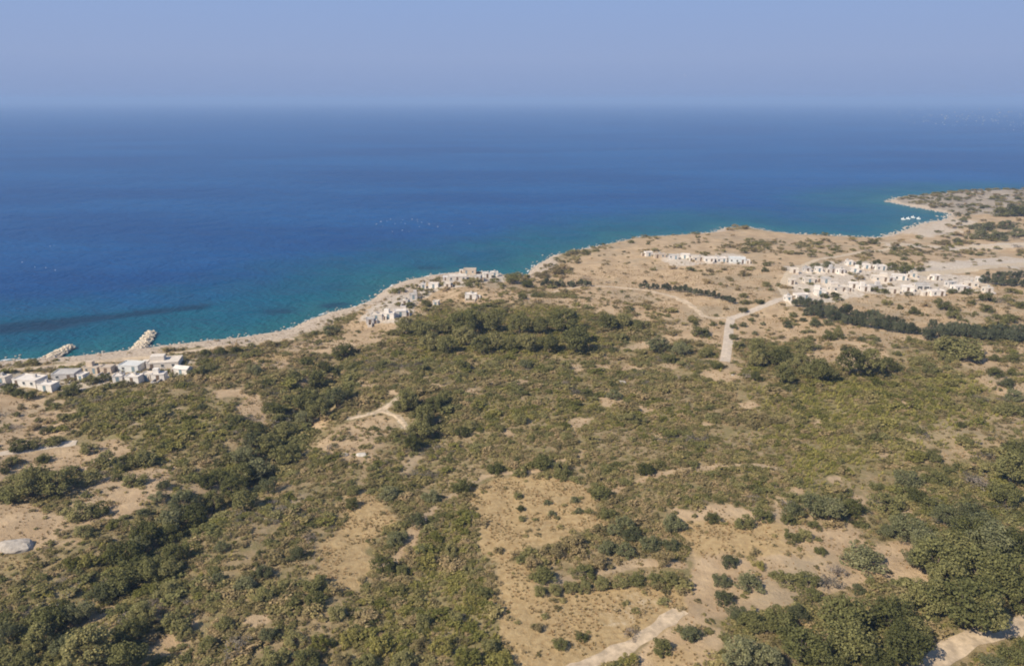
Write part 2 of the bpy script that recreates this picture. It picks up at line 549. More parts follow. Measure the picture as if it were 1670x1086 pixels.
class MB:
    """Collects boxes, tubes and loose faces into one mesh."""
    def __init__(self):
        self.v, self.f = [], []

    def add(self, v, f):
        o = len(self.v)
        self.v += [tuple(p) for p in v]
        self.f += [tuple(i + o for i in q) for q in f]

    def box(self, x0, x1, y0, y1, z0, z1, taper=0.0):
        t = taper
        v = [(x0, y0, z0), (x1, y0, z0), (x1, y1, z0), (x0, y1, z0), (x0 + t, y0 + t, z1), (x1 - t, y0 + t, z1), (x1 - t, y1 - t, z1), (x0 + t, y1 - t, z1)]
        self.add(v, [(0, 3, 2, 1), (4, 5, 6, 7), (0, 1, 5, 4), (1, 2, 6, 5), (2, 3, 7, 6), (3, 0, 4, 7)])

    def tube(self, pts, rad, n=6):
        pts = [Vector(p) for p in pts]
        rings = []
        for i, p in enumerate(pts):
            d = (pts[min(i + 1, len(pts) - 1)] - pts[max(i - 1, 0)]).normalized()
            a = d.orthogonal().normalized(); b = d.cross(a)
            rings.append([p + rad[i] * (math.cos(2 * math.pi * k / n) * a + math.sin(2 * math.pi * k / n) * b) for k in range(n)])
        v = [q for r in rings for q in r]
        f = [(i * n + k, i * n + (k + 1) % n, (i + 1) * n + (k + 1) % n, (i + 1) * n + k) for i in range(len(pts) - 1) for k in range(n)]
        f.append(tuple(reversed(range(n)))); f.append(tuple((len(pts) - 1) * n + k for k in range(n)))
        self.add(v, f)

    def mesh(self, name, material, smooth_shade=False):
        return mesh_from(name, self.v, self.f, material, smooth_shade)


# ------------------------------------------------------------------ land and sea
def fan(r0, r1, nr, a0, a1, na):
    rr = np.geomspace(r0, r1, nr)
    aa = np.linspace(R(a0), R(a1), na)
    A, Q = np.meshgrid(aa, rr)
    x, y = (Q * np.sin(A)).ravel(), (Q * np.cos(A)).ravel()
    i = np.arange(nr * na).reshape(nr, na)
    f = np.stack([i[:-1, :-1], i[:-1, 1:], i[1:, 1:], i[1:, :-1]], -1).reshape(-1, 4)
    return x, y, f[:, ::-1].copy()


def used(v, f, *attrs):
    u = np.unique(f)
    m = np.full(len(v), -1); m[u] = np.arange(len(u))
    return (v[u], m[f]) + tuple(a[u] for a in attrs)


def color_attr(me, name, rgb):
    a = me.attributes.new(name, 'FLOAT_COLOR', 'POINT')
    buf = np.ones((len(rgb), 4), np.float32); buf[:, :3] = rgb
    a.data.foreach_set('color', buf.ravel())


x, y, f = fan(18, 1500, 620, -68, 68, 620)
d = coast_sd(x, y)
keep = (d[f] > -14).any(1)
cv = cover(x, y, d)
z = height(x, y, d)
v, f2, ca, cb = used(np.stack([x, y, z], -1), f[keep], np.stack([cv['bare'], cv['dry'], cv['pale']], -1), np.stack([cv['rock'], cv['shore'], cv['yell']], -1))
me = mesh_from('land', v, f2, ground_mat(), True)
color_attr(me, 'cover_a', ca); color_attr(me, 'cover_b', cb)
link('ground', me, kind='structure', label='sandy coastal land of scrub, dry grass and pale soil sloping to the sea')

SEAGRASS = [(-60, 545), (0, 525), (100, 518), (200, 510), (300, 500), (345, 496), (340, 504), (250, 514), (160, 525), (90, 540), (0, 545)]
x, y, f = fan(150, 90000, 520, -75, 75, 520)
d = coast_sd(x, y)
keep = (d[f] < 6).any(1)
o_ = -d
w_ = (vnoise(x, y, 30, 3, 8) - .5)
teal = smooth(135, 15, o_ + w_ * 55)
shal = smooth(30, 2, o_ + w_ * 26) * .65
sg = np.stack(on_plane(*np.array(SEAGRASS, float).T), -1)
q = seg_dist(x, y, sg, True); q = np.where(inside(x, y, sg), q, -q)
grass = .95 * smooth(-3, 4, q + w_ * 14)
for cx, cy, rx, ry in ((450, 508, 50, 8), (930, 425, 30, 6), (560, 498, 40, 6), (700, 436, 40, 5)):
    X, Y = on_plane(float(cx), float(cy)); X2, _ = on_plane(float(cx + rx), float(cy)); _, Y2 = on_plane(float(cx), float(cy - ry))
    e = np.hypot((x - X) / (X2 - X), (y - Y) / (Y2 - Y))
    grass = np.maximum(grass, .75 * smooth(1.2, .5, e + w_ * 2.0))
v, f2, wa = used(np.stack([x, y, np.zeros_like(x)], -1), f[keep], np.stack([teal, shal, grass * smooth(1, 8, o_)], -1))
me = mesh_from('sea', v, f2, sea_mat(), True)
color_attr(me, 'water', wa)
link('sea', me, kind='structure', label='calm deep blue sea turning teal along the shore')

# broken white water along the shore
foam_m = simple('foam', (.75, .76, .76), .6, .1)
FV, FF = [], []
cl = COAST
for i in range(2, len(cl) - 4):
    a, b = cl[i], cl[i + 1]
    L = np.hypot(*(b - a)); t = (b - a) / L; nrm = np.array([-t[1], t[0]])
    if coast_sd(*(np.array([[u] for u in (a + b) / 2 + nrm * 2])))[0] > 0:
        nrm = -nrm
    s = 0.0
    while s < L:
        ln = random.uniform(1.5, 6)
        if random.random() < .42:
            off = random.uniform(-.6, 1.8); wd = random.uniform(.18, .5)
            pts = []
            for k in range(5):
                c = a + t * (s + ln * k / 4) + nrm * (off + random.uniform(-.3, .3))
                hw = wd * math.sin(math.pi * (k + .35) / 4.7)
                pts.append((c - nrm * hw, c + nrm * hw))
            o = len(FV)
            for p, q in pts:
                FV += [(p[0], p[1], .035), (q[0], q[1], .035)]
            FF += [(o + 2 * k, o + 2 * k + 2, o + 2 * k + 3, o + 2 * k + 1) for k in range(4)]
        s += ln + random.uniform(.5, 4)
link('surf', mesh_from('surf', FV, FF, foam_m), kind='stuff', label='thin broken white surf along the rocky shore')

# air
hz = MB(); hz.box(-95000, 95000, -1800, 95000, -10.5, 122)
hm, hnt, hout = mat('haze')
pv = hnt.nodes.new('ShaderNodeVolumePrincipled')
pv.inputs['Color'].default_value = (.42, .61, .96, 1)
pv.inputs['Density'].default_value = 1.65e-4
hnt.links.new(pv.outputs[0], hout.inputs['Volume'])
link('haze', hz.mesh('haze', hm), kind='stuff', label='thin pale blue sea haze over the whole coast')

# ------------------------------------------------------------------ tracks and roads
ROADS = []


def drape(name, pts, half, material, label, lift=.10, ragged=.25, n_per=1.2):
    g = G(pts)
    L = np.r_[0, np.cumsum(np.hypot(*np.diff(g, axis=0).T))]
    n = max(4, int(L[-1] / n_per))
    s = np.linspace(0, L[-1], n)
    # smooth the line
    cx, cy = np.interp(s, L, g[:, 0]), np.interp(s, L, g[:, 1])
    for _ in range(6):
        cx[1:-1] = .25 * cx[:-2] + .5 * cx[1:-1] + .25 * cx[2:]; cy[1:-1] = .25 * cy[:-2] + .5 * cy[1:-1] + .25 * cy[2:]
    tx, ty = np.gradient(cx), np.gradient(cy)
    l = np.hypot(tx, ty); nx, ny = -ty / l, tx / l
    ROADS.append((np.stack([cx, cy], -1)[::3], half + .9))
    rows = 5
    hw = half * (1 + ragged * (vnoise(s, s * 0, 3, 2, 4) - .5) * 2)
    V = []
    for k in range(rows):
        u = (k / (rows - 1) * 2 - 1)
        jit = ragged * (vnoise(s, s * 0 + 40 * k, 1.7, 2, 6) - .5) * half if k in (0, rows - 1) else 0
        X, Y = cx + nx * (hw * u + jit), cy + ny * (hw * u + jit)
        edge = .0 if k in (0, rows - 1) else 1
        V.append(np.stack([X, Y, height(X, Y) + lift * edge + .02], -1))
    V = np.stack(V, 1).reshape(-1, 3)
    i = np.arange(n * rows).reshape(n, rows)
    f = np.stack([i[:-1, :-1], i[1:, :-1], i[1:, 1:], i[:-1, 1:]], -1).reshape(-1, 4)
    return link(name, mesh_from(name, V, f[:, ::-1].copy(), material, True), kind='structure', label=label)


gravel = simple('pale_gravel', (.47, .375, .26), .95, .22, 1.6, .15)
concrete = simple('worn_concrete', (.49, .405, .315), .9, .15, .8, .05)
dust = simple('dusty_track', (.46, .355, .24), .95, .28, .7, .2)
drape('dirt_track', [(915, 1100), (960, 1082), (1010, 1062), (1050, 1040), (1085, 1013), (1112, 994)], 1.25, dust, 'pale gravel track climbing past the dry field at the bottom of the slope', ragged=.4)
drape('dirt_track', [(1500, 1100), (1530, 1078), (1556, 1052), (1590, 1037), (1630, 1030), (1690, 1012)], 1.7, dust, 'sandy track curving between the trees of the lower woodland')
drape('concrete_road', [(1192, 517), (1189, 535), (1187, 560), (1182, 590)], 1.65, concrete, 'straight pale concrete road running down from the track fork', ragged=.06)
drape('dirt_track', [(860, 481), (930, 470), (1000, 468), (1060, 474), (1100, 485), (1130, 500), (1150, 518), (1192, 519)], 1.3, dust, 'pale track bending from the dark hedge to the concrete road', ragged=.6)
drape('dirt_track', [(1192, 519), (1215, 512), (1235, 503), (1262, 492), (1290, 484)], 1.7, concrete, 'grey track from the concrete road up to the inland village')
drape('path', [(570, 683), (600, 677), (625, 669), (641, 655), (654, 645)], .8, dust, 'pale stony path forking in the scrub', ragged=.5)
drape('path', [(622, 671), (645, 677), (660, 690), (663, 702)], .55, dust, 'short pale stony branch of the forked path', ragged=.5)
drape('concrete_lane', [(-60, 748), (0, 740), (50, 734), (80, 727), (125, 722)], 1.4, concrete, 'grey concrete lane crossing the sandy ground', ragged=.3)
drape('dirt_track', [(1425, 396), (1480, 398), (1560, 403), (1620, 402), (1720, 400)], 2.6, gravel, 'pale sandy track across the far right plain below the cove')
drape('dirt_track', [(1500, 449), (1540, 444), (1590, 438), (1640, 433), (1720, 427)], 4.5, gravel, 'broad pale sandy strip running from the inland village to the right edge', ragged=.4)
drape('dirt_track', [(1290, 500), (1275, 470), (1290, 440), (1330, 424), (1400, 412), (1480, 398)], 1.8, gravel, 'pale track looping behind the inland village')
drape('dirt_track', [(-80, 612), (0, 604), (100, 596), (200, 586), (300, 575), (400, 563), (480, 552)], 2.0, dust, 'sandy beach track behind the shore by the white houses')

# ------------------------------------------------------------------ foliage
def leaves(c, nrm, size, r, flat=.35):
    """One small folded leaf spray (a quad) per centre, facing roughly along nrm."""
    n = len(c)
    q = nrm + r.normal(size=(n, 3)) * flat
    q /= np.linalg.norm(q, axis=1, keepdims=True) + 1e-9
    t = np.cross(q, r.normal(size=(n, 3))); t /= np.linalg.norm(t, axis=1, keepdims=True) + 1e-9
    b = np.cross(q, t)
    s = size * r.uniform(.6, 1.35, (n, 1))
    k = r.uniform(.5, .9, (n, 1))
    v = np.stack([c - t * s, c - b * s * k + q * s * .15, c + t * s, c + b * s * k + q * s * .15], 1).reshape(-1, 3)
    return v, np.arange(4 * n).reshape(n, 4)


def crown(seed, n_clump, per, aspect, leaf, clump_r=.30, low=-.55, spiky=0.0):
    """Foliage of a crown of radius 1 (half-height aspect): clumps of sprays, uneven outline, gaps between clumps."""
    r = np.random.default_rng(seed)
    C = []
    tries = 0
    while len(C) < n_clump and tries < 4000:
        tries += 1
        p = r.normal(size=3); p /= np.linalg.norm(p)
        if p[2] < low:
            continue
        p = p * r.uniform(.45, .92) ** .7
        if all(np.linalg.norm(p - o) > clump_r * .62 for o in C):
            C.append(p)
    C = np.array(C)
    lob = 1 + .22 * np.sin(3 * np.arctan2(C[:, 1], C[:, 0]) + r.uniform(0, 6)) + r.normal(size=len(C)) * .08
    C[:, :2] *= lob[:, None]
    V, F, o = [], [], 0
    for c in C:
        cr = clump_r * r.uniform(.7, 1.25)
        q = r.normal(size=(per, 3)); q /= np.linalg.norm(q, axis=1, keepdims=True)
        rad = r.uniform(.55, 1.0, (per, 1)) ** .5
        pts = c + q * rad * cr
        nr = q + np.array([0, 0, .95])
        nr /= np.linalg.norm(nr, axis=1, keepdims=True)
        v, f = leaves(pts, nr, leaf, r, .45)
        V.append(v); F.append(f + o); o += len(v)
    v = np.concatenate(V); v[:, 2] *= aspect
    return v, np.concatenate(F)


def trunk(seed, h, r0, spread, top, n_limb=5):
    r = random.Random(seed)
    m = MB()
    fork = h * .55
    lean = (r.uniform(-.1, .1) * h, r.uniform(-.1, .1) * h)
    m.tube([(0, 0, -.25), (lean[0] * .3, lean[1] * .3, fork * .5), (lean[0], lean[1], fork)], [r0 * 1.4, r0, r0 * .8], 7)
    for k in range(n_limb):
        a = 2 * math.pi * (k + r.uniform(-.3, .3)) / n_limb
        e = (lean[0] + math.cos(a) * spread * r.uniform(.45, .75), lean[1] + math.sin(a) * spread * r.uniform(.45, .75), top * r.uniform(.7, .95))
        mid = tuple(lean[i] * .5 + e[i] * .5 for i in (0, 1)) + ((fork + e[2]) * .5 + .15,)
        m.tube([(lean[0], lean[1], fork - .1), mid, e], [r0 * .6, r0 * .4, r0 * .12], 5)
    return m


bark = simple('bark', (.12, .09, .065), .95, .3, 6, .03)
LM = {
    'dark': leaf_mat('dark_evergreen_leaves', (.086, .088, .032), (.212, .204, .080)),
    'green': leaf_mat('green_leaves', (.118, .116, .044), (.262, .242, .100)),
    'grey': leaf_mat('grey_green_leaves', (.104, .108, .050), (.226, .222, .112)),
    'yellow': leaf_mat('yellow_green_leaves', (.128, .124, .032), (.270, .248, .080)),
    'brown': leaf_mat('brown_scrub_leaves', (.180, .140, .066), (.375, .295, .150)),
    'olive': leaf_mat('olive_scrub_leaves', (.158, .138, .052), (.330, .282, .120)),
    'dead': leaf_mat('dry_grey_twigs', (.13, .11, .085), (.26, .225, .18)),
    'meadow': leaf_mat('meadow_grass_blades', (.180, .168, .044), (.350, .315, .095)),
    'straw': leaf_mat('dry_grass_straw', (.24, .165, .075), (.46, .34, .17)),
    'hedge': leaf_mat('windbreak_leaves', (.066, .076, .046), (.155, .162, .096)),
}
# kinds: (name, category, leaf material, aspect of crown, crown centre height / R, trunk radius / R, n clumps, sprays per clump, leaf size)
KINDS = {
    'tree': ('evergreen_tree', 'tree', 'dark', .80, 1.05, .075, 38, 105, .055),
    'gtree': ('leafy_tree', 'tree', 'green', .85, 1.1, .07, 36, 100, .058),
    'otree': ('olive_tree', 'tree', 'grey', .78, 1.0, .075, 34, 95, .055),
    'shrub': ('round_shrub', 'shrub', 'grey', .72, .50, .05, 28, 85, .064),
    'gshrub': ('green_shrub', 'shrub', 'green', .70, .48, .05, 28, 85, .066),
    'dshrub': ('dark_shrub', 'shrub', 'dark', .72, .50, .05, 28, 85, .064),
    'yshrub': ('yellow_green_shrub', 'shrub', 'yellow', .72, .48, .05, 26, 85, .068),
    'bshrub': ('brown_shrub', 'shrub', 'brown', .66, .45, .05, 24, 75, .068),
    'dead': ('leafless_shrub', 'shrub', 'dead', .66, .48, .05, 16, 30, .06),
    'wind': ('windbreak_tree', 'tree', 'hedge', 1.25, 1.35, .06, 36, 80, .065),
}
PROTO = {}
for kname, (nm, cat, lm, asp, ch, tr, nc, per, ls) in KINDS.items():
    PROTO[kname] = []
    for s in range(4):
        sd = sum(map(ord, kname)) * 7 + s
        vv, ff = crown(sd, nc, per, asp, ls, low=-.6 if cat == 'tree' else -.45)
        vv[:, 2] += ch
        vv[:, 2] = np.maximum(vv[:, 2], .02)
        cm = mesh_from(nm + '_crown', vv, ff, LM[lm])
        t = trunk(sd, ch * .9, tr, .8, ch + asp * .35)
        PROTO[kname].append((cm, t.mesh(nm + '_trunk', bark, True)))

SIZE = ('tiny', 'small', 'mid-sized', 'broad', 'large')
LOOK = {'tree': 'dark evergreen tree', 'gtree': 'leafy green tree', 'otree': 'grey-green olive tree', 'shrub': 'rounded grey-green shrub', 'gshrub': 'bushy green shrub',
        'dshrub': 'dark green shrub', 'yshrub': 'yellow-green shrub', 'bshrub': 'dry brown shrub', 'dead': 'leafless grey shrub', 'wind': 'tall dark windbreak tree'}
ORD = ['first', 'second', 'third', 'fourth', 'fifth', 'sixth', 'seventh', 'eighth', 'ninth', 'tenth', 'eleventh', 'twelfth', 'thirteenth', 'fourteenth', 'fifteenth', 'sixteenth',
       'seventeenth', 'eighteenth', 'nineteenth', 'twentieth', 'twenty-first', 'twenty-second', 'twenty-third', 'twenty-fourth', 'twenty-fifth', 'twenty-sixth']
PLANTED = []


def plant(kind, gx, gy, gz, rad, label, group):
    nm, cat = KINDS[kind][:2]
    root = link(nm, None, None, (gx, gy, gz - .05 * rad), label=label, category=cat, group=group)
    s = rad * .92
    root.scale = (s * random.uniform(.9, 1.1), s * random.uniform(.9, 1.1), s * random.uniform(.9, 1.12))
    root.rotation_euler = (0, 0, random.uniform(0, 6.28))
    cm, tm = random.choice(PROTO[kind])
    link('crown', cm, root); link('trunk', tm, root)
    PLANTED.append((gx, gy, rad))


def region(where, group, items):
    """items: (kind, x, y of the foot in the photograph, crown width there in pixels); labels count from the left within the place."""
    by = {}
    for it in items:
        by.setdefault(it[0], []).append(it)
    for k, li in by.items():
        li.sort(key=lambda i: i[1])
        p = ground([i[1] for i in li], [i[2] for i in li])
        big = max(range(len(li)), key=lambda j: li[j][3])
        for j, (it, g) in enumerate(zip(li, p)):
            rad = it[3] * g[3] / F_PX / 2
            if len(li) == 1:
                lab = f'{LOOK[k]} {where}'
            elif len(li) == 2:
                lab = f'{("left", "right")[j]} of two {LOOK[k]}s {where}'
            else:
                lab = f'{LOOK[k]} {where}, {ORD[j]} from left'
            plant(k, g[0], g[1], g[2], rad, lab, group)


exec_regions = [
 ('on the dry clearing', 'shrubs on the dry clearing', [('gshrub', 1133, 843, 11), ('gshrub', 1160, 850, 26), ('gshrub', 1214, 858, 36), ('gshrub', 1244, 847, 32), ('shrub', 1096, 862, 40), ('shrub', 1190, 921, 30),
   ('yshrub', 1237, 925, 21), ('shrub', 1176, 952, 34), ('shrub', 1180, 980, 36), ('shrub', 1222, 960, 44), ('gshrub', 1269, 942, 27), ('dshrub', 1338, 902, 23), ('shrub', 1412, 925, 66),
   ('gshrub', 1292, 882, 28), ('gshrub', 1313, 878, 28)]),
 ('below the dry clearing', 'shrubs at the lower edge of the clearing', [('dshrub', 1290, 955, 38), ('dshrub', 1318, 952, 36), ('dshrub', 1323, 975, 32), ('shrub', 1400, 965, 26), ('gshrub', 1420, 950, 16), ('dead', 1350, 960, 44),
   ('dead', 1365, 940, 36)]),
 ('beside the gravel track', 'shrubs beside the gravel track', [('shrub', 1125, 1040, 40), ('gshrub', 1081, 1062, 38), ('yshrub', 1023, 1082, 32), ('dead', 1028, 1038, 28), ('gshrub', 948, 1042, 22), ('gshrub', 915, 1056, 26), ('bshrub', 876, 1028, 22)]),
 ('in the front of the lower woodland', 'trees of the lower woodland', [('otree', 1207, 1086, 66), ('otree', 1251, 1090, 56), ('tree', 1305, 1078, 70), ('tree', 1385, 1075, 76), ('tree', 1340, 1096, 56), ('tree', 1472, 1082, 84), ('tree', 1430, 1096, 50),
   ('gtree', 1224, 1028, 44), ('tree', 1271, 1030, 50), ('otree', 1301, 1012, 34), ('otree', 1200, 1012, 32), ('tree', 1372, 1035, 82), ('tree', 1449, 1030, 66), ('gtree', 1470, 1005, 46), ('gtree', 1490, 1050, 50)]),
 ('at the back of the lower woodland', 'trees of the upper woodland', [('tree', 1573, 1020, 100), ('tree', 1512, 1000, 66), ('tree', 1600, 1030, 76), ('tree', 1522, 940, 76), ('otree', 1505, 905, 56), ('tree', 1556, 925, 76), ('tree', 1590, 960, 80), ('tree', 1633, 970, 86),
   ('otree', 1613, 910, 76), ('tree', 1656, 912, 66), ('tree', 1664, 995, 66), ('gtree', 1540, 970, 60), ('otree', 1490, 925, 40), ('tree', 1575, 890, 60)]),
 ('by the sandy lower track', 'bushes by the sandy track', [('shrub', 1618, 1096, 44), ('dshrub', 1646, 1078, 46), ('dshrub', 1667, 1066, 40)]),
 ('on the slope above the woodland', 'shrubs above the woodland', [('dshrub', 1445, 830, 48), ('dshrub', 1495, 818, 38), ('dshrub', 1517, 832, 40), ('otree', 1540, 858, 46), ('otree', 1351, 848, 50), ('dshrub', 1388, 838, 44), ('shrub', 1296, 838, 36),
   ('otree', 1325, 842, 46), ('dshrub', 1327, 860, 20), ('otree', 1474, 878, 50), ('shrub', 1445, 872, 32), ('otree', 1580, 858, 50), ('otree', 1600, 880, 60), ('gshrub', 1285, 852, 26), ('gshrub', 1372, 820, 28)]),
 ('on the reddish open slope', 'bushes on the open right slope', [('gshrub', 1428, 797, 26), ('shrub', 1478, 790, 46), ('gshrub', 1529, 788, 36), ('gshrub', 1522, 750, 30), ('yshrub', 1490, 751, 32), ('dshrub', 1566, 696, 18), ('bshrub', 1586, 701, 12),
   ('dshrub', 1575, 724, 26), ('dead', 1600, 800, 50), ('dead', 1580, 785, 36)]),
 ('on the right edge slope', 'trees on the right edge', [('gtree', 1646, 790, 60), ('gtree', 1664, 762, 54), ('tree', 1636, 825, 44), ('yshrub', 1615, 812, 34), ('gshrub', 1612, 775, 40)]),
 ('along the upper terrace edge', 'shrubs along the terrace edges', [('dshrub', 808, 770, 33), ('dshrub', 884, 762, 40), ('dshrub', 754, 802, 36), ('shrub', 637, 812, 38), ('shrub', 681, 855, 32), ('dshrub', 1053, 772, 34), ('dshrub', 979, 812, 38), ('gshrub', 989, 842, 28),
   ('shrub', 1019, 862, 34), ('gshrub', 1019, 790, 22), ('shrub', 704, 818, 32), ('gshrub', 850, 775, 26), ('gshrub', 915, 770, 30)]),
 ('inside the upper dry field', 'shrubs inside the upper dry field', [('gshrub', 845, 812, 18), ('dshrub', 849, 832, 16), ('gshrub', 852, 848, 14), ('shrub', 893, 822, 14), ('shrub', 900, 840, 15), ('shrub', 938, 818, 16), ('shrub', 944, 836, 15), ('bshrub', 812, 900, 20)]),
 ('on the lower terrace by the dry field', 'shrubs of the lower terrace', [('dshrub', 885, 945, 40), ('dshrub', 952, 940, 38), ('gshrub', 880, 968, 26), ('gshrub', 905, 965, 28), ('gshrub', 930, 962, 28), ('gshrub', 955, 962, 28), ('gshrub', 982, 958, 30),
   ('gshrub', 1010, 955, 30), ('gshrub', 1038, 952, 32), ('gshrub', 1066, 950, 32), ('gshrub', 1092, 948, 30), ('bshrub', 870, 925, 34), ('bshrub', 905, 905, 38), ('bshrub', 940, 892, 40), ('shrub', 990, 900, 38), ('bshrub', 975, 922, 34), ('shrub', 1020, 905, 34),
   ('shrub', 1060, 895, 38), ('shrub', 1030, 880, 34), ('bshrub', 1085, 918, 36), ('shrub', 1095, 895, 30), ('shrub', 1000, 870, 28)]),
 ('between the two dry fields', 'bushes between the dry fields', [('dshrub', 626, 928, 40), ('gshrub', 575, 826, 26), ('dshrub', 576, 804, 24), ('gshrub', 790, 972, 30), ('gshrub', 734, 905, 28), ('yshrub', 708, 880, 26), ('yshrub', 700, 920, 30), ('gshrub', 655, 935, 26),
   ('yshrub', 765, 985, 26), ('gshrub', 762, 935, 24), ('shrub', 648, 885, 34), ('shrub', 690, 900, 26)]),
 ('at the foot of the slope', 'bushes at the foot of the slope', [('yshrub', 570, 1045, 36), ('yshrub', 620, 1060, 40), ('gshrub', 660, 1085, 44), ('yshrub', 725, 1060, 40), ('yshrub', 760, 1080, 44), ('gshrub', 800, 1060, 34), ('gshrub', 690, 1020, 36), ('gshrub', 600, 1086, 40),
   ('yshrub', 820, 1085, 38), ('bshrub', 685, 1056, 34), ('bshrub', 560, 1082, 30), ('gshrub', 745, 1012, 28)]),
 ('beside the concrete lane', 'shrubs by the concrete lane', [('dshrub', 20, 757, 25), ('dshrub', 70, 754, 22), ('dshrub', 8, 772, 18), ('gshrub', 35, 733, 34), ('gshrub', 60, 729, 26), ('gshrub', 146, 737, 30), ('dshrub', 90, 725, 26), ('dshrub', 79, 706, 22), ('bshrub', 55, 700, 20),
   ('bshrub', 79, 690, 16), ('bshrub', 101, 697, 13), ('bshrub', 24, 718, 12)]),
 ('on the pale sand patch', 'shrubs on the pale sand patch', [('bshrub', 35, 667, 14), ('bshrub', 57, 664, 12), ('gshrub', 79, 661, 16)]),
 ('left of the green gully', 'bushes left of the gully', [('dshrub', 25, 815, 50), ('gtree', 55, 808, 58), ('tree', 93, 806, 56), ('gshrub', 36, 785, 40), ('bshrub', 114, 775, 18), ('gshrub', 147, 788, 40), ('gshrub', 191, 783, 20), ('gshrub', 218, 790, 38), ('gshrub', 176, 758, 40),
   ('gshrub', 204, 762, 40), ('gshrub', 236, 758, 44), ('shrub', 268, 797, 26), ('dshrub', 339, 794, 38), ('dshrub', 357, 780, 28), ('gshrub', 134, 846, 48), ('gshrub', 162, 838, 36), ('gshrub', 137, 872, 34), ('yshrub', 184, 860, 20), ('shrub', 235, 842, 24), ('shrub', 258, 815, 28)]),
 ('below the sandy clearing', 'yellow bushes below the clearing', [('yshrub', 118, 922, 30), ('yshrub', 146, 920, 34), ('yshrub', 175, 916, 30)]),
 ('in the upper gully', 'trees of the upper gully', [('tree', 471, 756, 42), ('otree', 421, 784, 50), ('gtree', 399, 792, 42), ('otree', 438, 804, 32), ('tree', 381, 812, 42), ('gtree', 349, 832, 42), ('gtree', 398, 832, 46), ('gtree', 440, 738, 40), ('otree', 400, 755, 40), ('gtree', 470, 715, 36),
   ('otree', 415, 730, 36)]),
 ('in the middle gully', 'trees of the middle gully', [('otree', 302, 842, 58), ('tree', 318, 858, 46), ('otree', 282, 866, 42), ('tree', 275, 888, 40), ('tree', 241, 890, 48), ('otree', 236, 900, 40), ('tree', 208, 922, 52), ('tree', 252, 948, 52), ('tree', 228, 938, 44), ('tree', 201, 968, 58),
   ('otree', 178, 980, 44), ('gtree', 280, 940, 40), ('gtree', 290, 920, 40), ('yshrub', 237, 975, 42), ('gshrub', 278, 970, 38)]),
 ('in the lower left gully', 'trees of the lower left', [('tree', 87, 1034, 54), ('tree', 99, 1012, 40), ('otree', 119, 1018, 40), ('otree', 143, 1010, 38), ('gtree', 74, 1062, 54), ('otree', 17, 1045, 34), ('tree', 15, 1092, 50), ('gtree', 42, 1096, 44), ('gtree', 150, 1092, 86), ('otree', 110, 1066, 44),
   ('gtree', 216, 1052, 52), ('tree', 210, 1098, 60), ('gtree', 236, 1018, 44), ('gshrub', 294, 1022, 52)]),
 ('on the brushy lower slope', 'bushes on the lower slope', [('dshrub', 366, 1022, 33), ('gshrub', 303, 1038, 30), ('shrub', 429, 940, 32), ('shrub', 356, 950, 27), ('shrub', 402, 958, 34), ('dshrub', 476, 985, 26), ('gshrub', 430, 980, 42), ('gshrub', 463, 962, 32), ('gshrub', 511, 958, 42),
   ('dshrub', 514, 984, 38), ('shrub', 483, 910, 32), ('shrub', 362, 898, 26), ('gshrub', 339, 1058, 32), ('shrub', 436, 1042, 32), ('gshrub', 482, 1048, 36), ('gshrub', 449, 1078, 46), ('gshrub', 500, 1082, 50), ('yshrub', 522, 1056, 38), ('dead', 385, 1062, 50), ('dead', 505, 880, 22),
   ('gshrub', 548, 1005, 34), ('gshrub', 262, 1086, 26)]),
 ('by the bare path left of the gully', 'bushes near the bare path', [('dshrub', 388, 692, 26), ('dshrub', 447, 672, 32), ('gshrub', 421, 705, 30), ('gshrub', 376, 686, 22), ('shrub', 330, 668, 18), ('dshrub', 137, 675, 24), ('dshrub', 131, 685, 15), ('gshrub', 455, 690, 26)]),
 ('at the gully head', 'trees at the gully head', [('gtree', 528, 608, 24), ('gtree', 555, 582, 24), ('gtree', 520, 632, 32), ('gtree', 506, 672, 40), ('tree', 522, 685, 40), ('otree', 498, 692, 32), ('otree', 549, 665, 40), ('tree', 567, 582, 26), ('tree', 568, 652, 22)]),
 ('behind the white houses', 'shrubs behind the seaside houses', [('shrub', 416, 610, 28), ('bshrub', 399, 600, 17), ('gshrub', 324, 612, 30), ('gshrub', 342, 604, 26), ('dshrub', 360, 579, 24), ('dshrub', 335, 581, 22), ('dshrub', 385, 577, 22), ('dshrub', 172, 620, 22), ('gshrub', 148, 626, 26), ('dshrub', 120, 640, 30),
   ('dshrub', 30, 645, 22), ('dshrub', 50, 650, 24), ('dshrub', 12, 633, 14), ('gshrub', 286, 620, 24), ('gshrub', 105, 648, 24), ('shrub', 540, 545, 30)]),
 ('beside the forked stony path', 'bushes by the forked path', [('gshrub', 691, 606, 24), ('gshrub', 754, 603, 30), ('gshrub', 803, 598, 22), ('gtree', 668, 670, 42), ('gshrub', 652, 668, 30), ('tree', 710, 672, 30), ('tree', 722, 660, 26), ('gtree', 691, 695, 42), ('tree', 686, 716, 38), ('dshrub', 754, 711, 32),
   ('gshrub', 775, 670, 15), ('gshrub', 768, 700, 26), ('tree', 672, 735, 30)]),
 ('on the middle slope', 'bushes on the middle slope', [('dshrub', 956, 644, 20), ('gshrub', 920, 604, 28), ('shrub', 857, 600, 22), ('gshrub', 1024, 688, 32), ('gshrub', 1040, 690, 28), ('gshrub', 942, 662, 20), ('shrub', 1001, 650, 26), ('gshrub', 850, 690, 28), ('yshrub', 845, 680, 24)]),
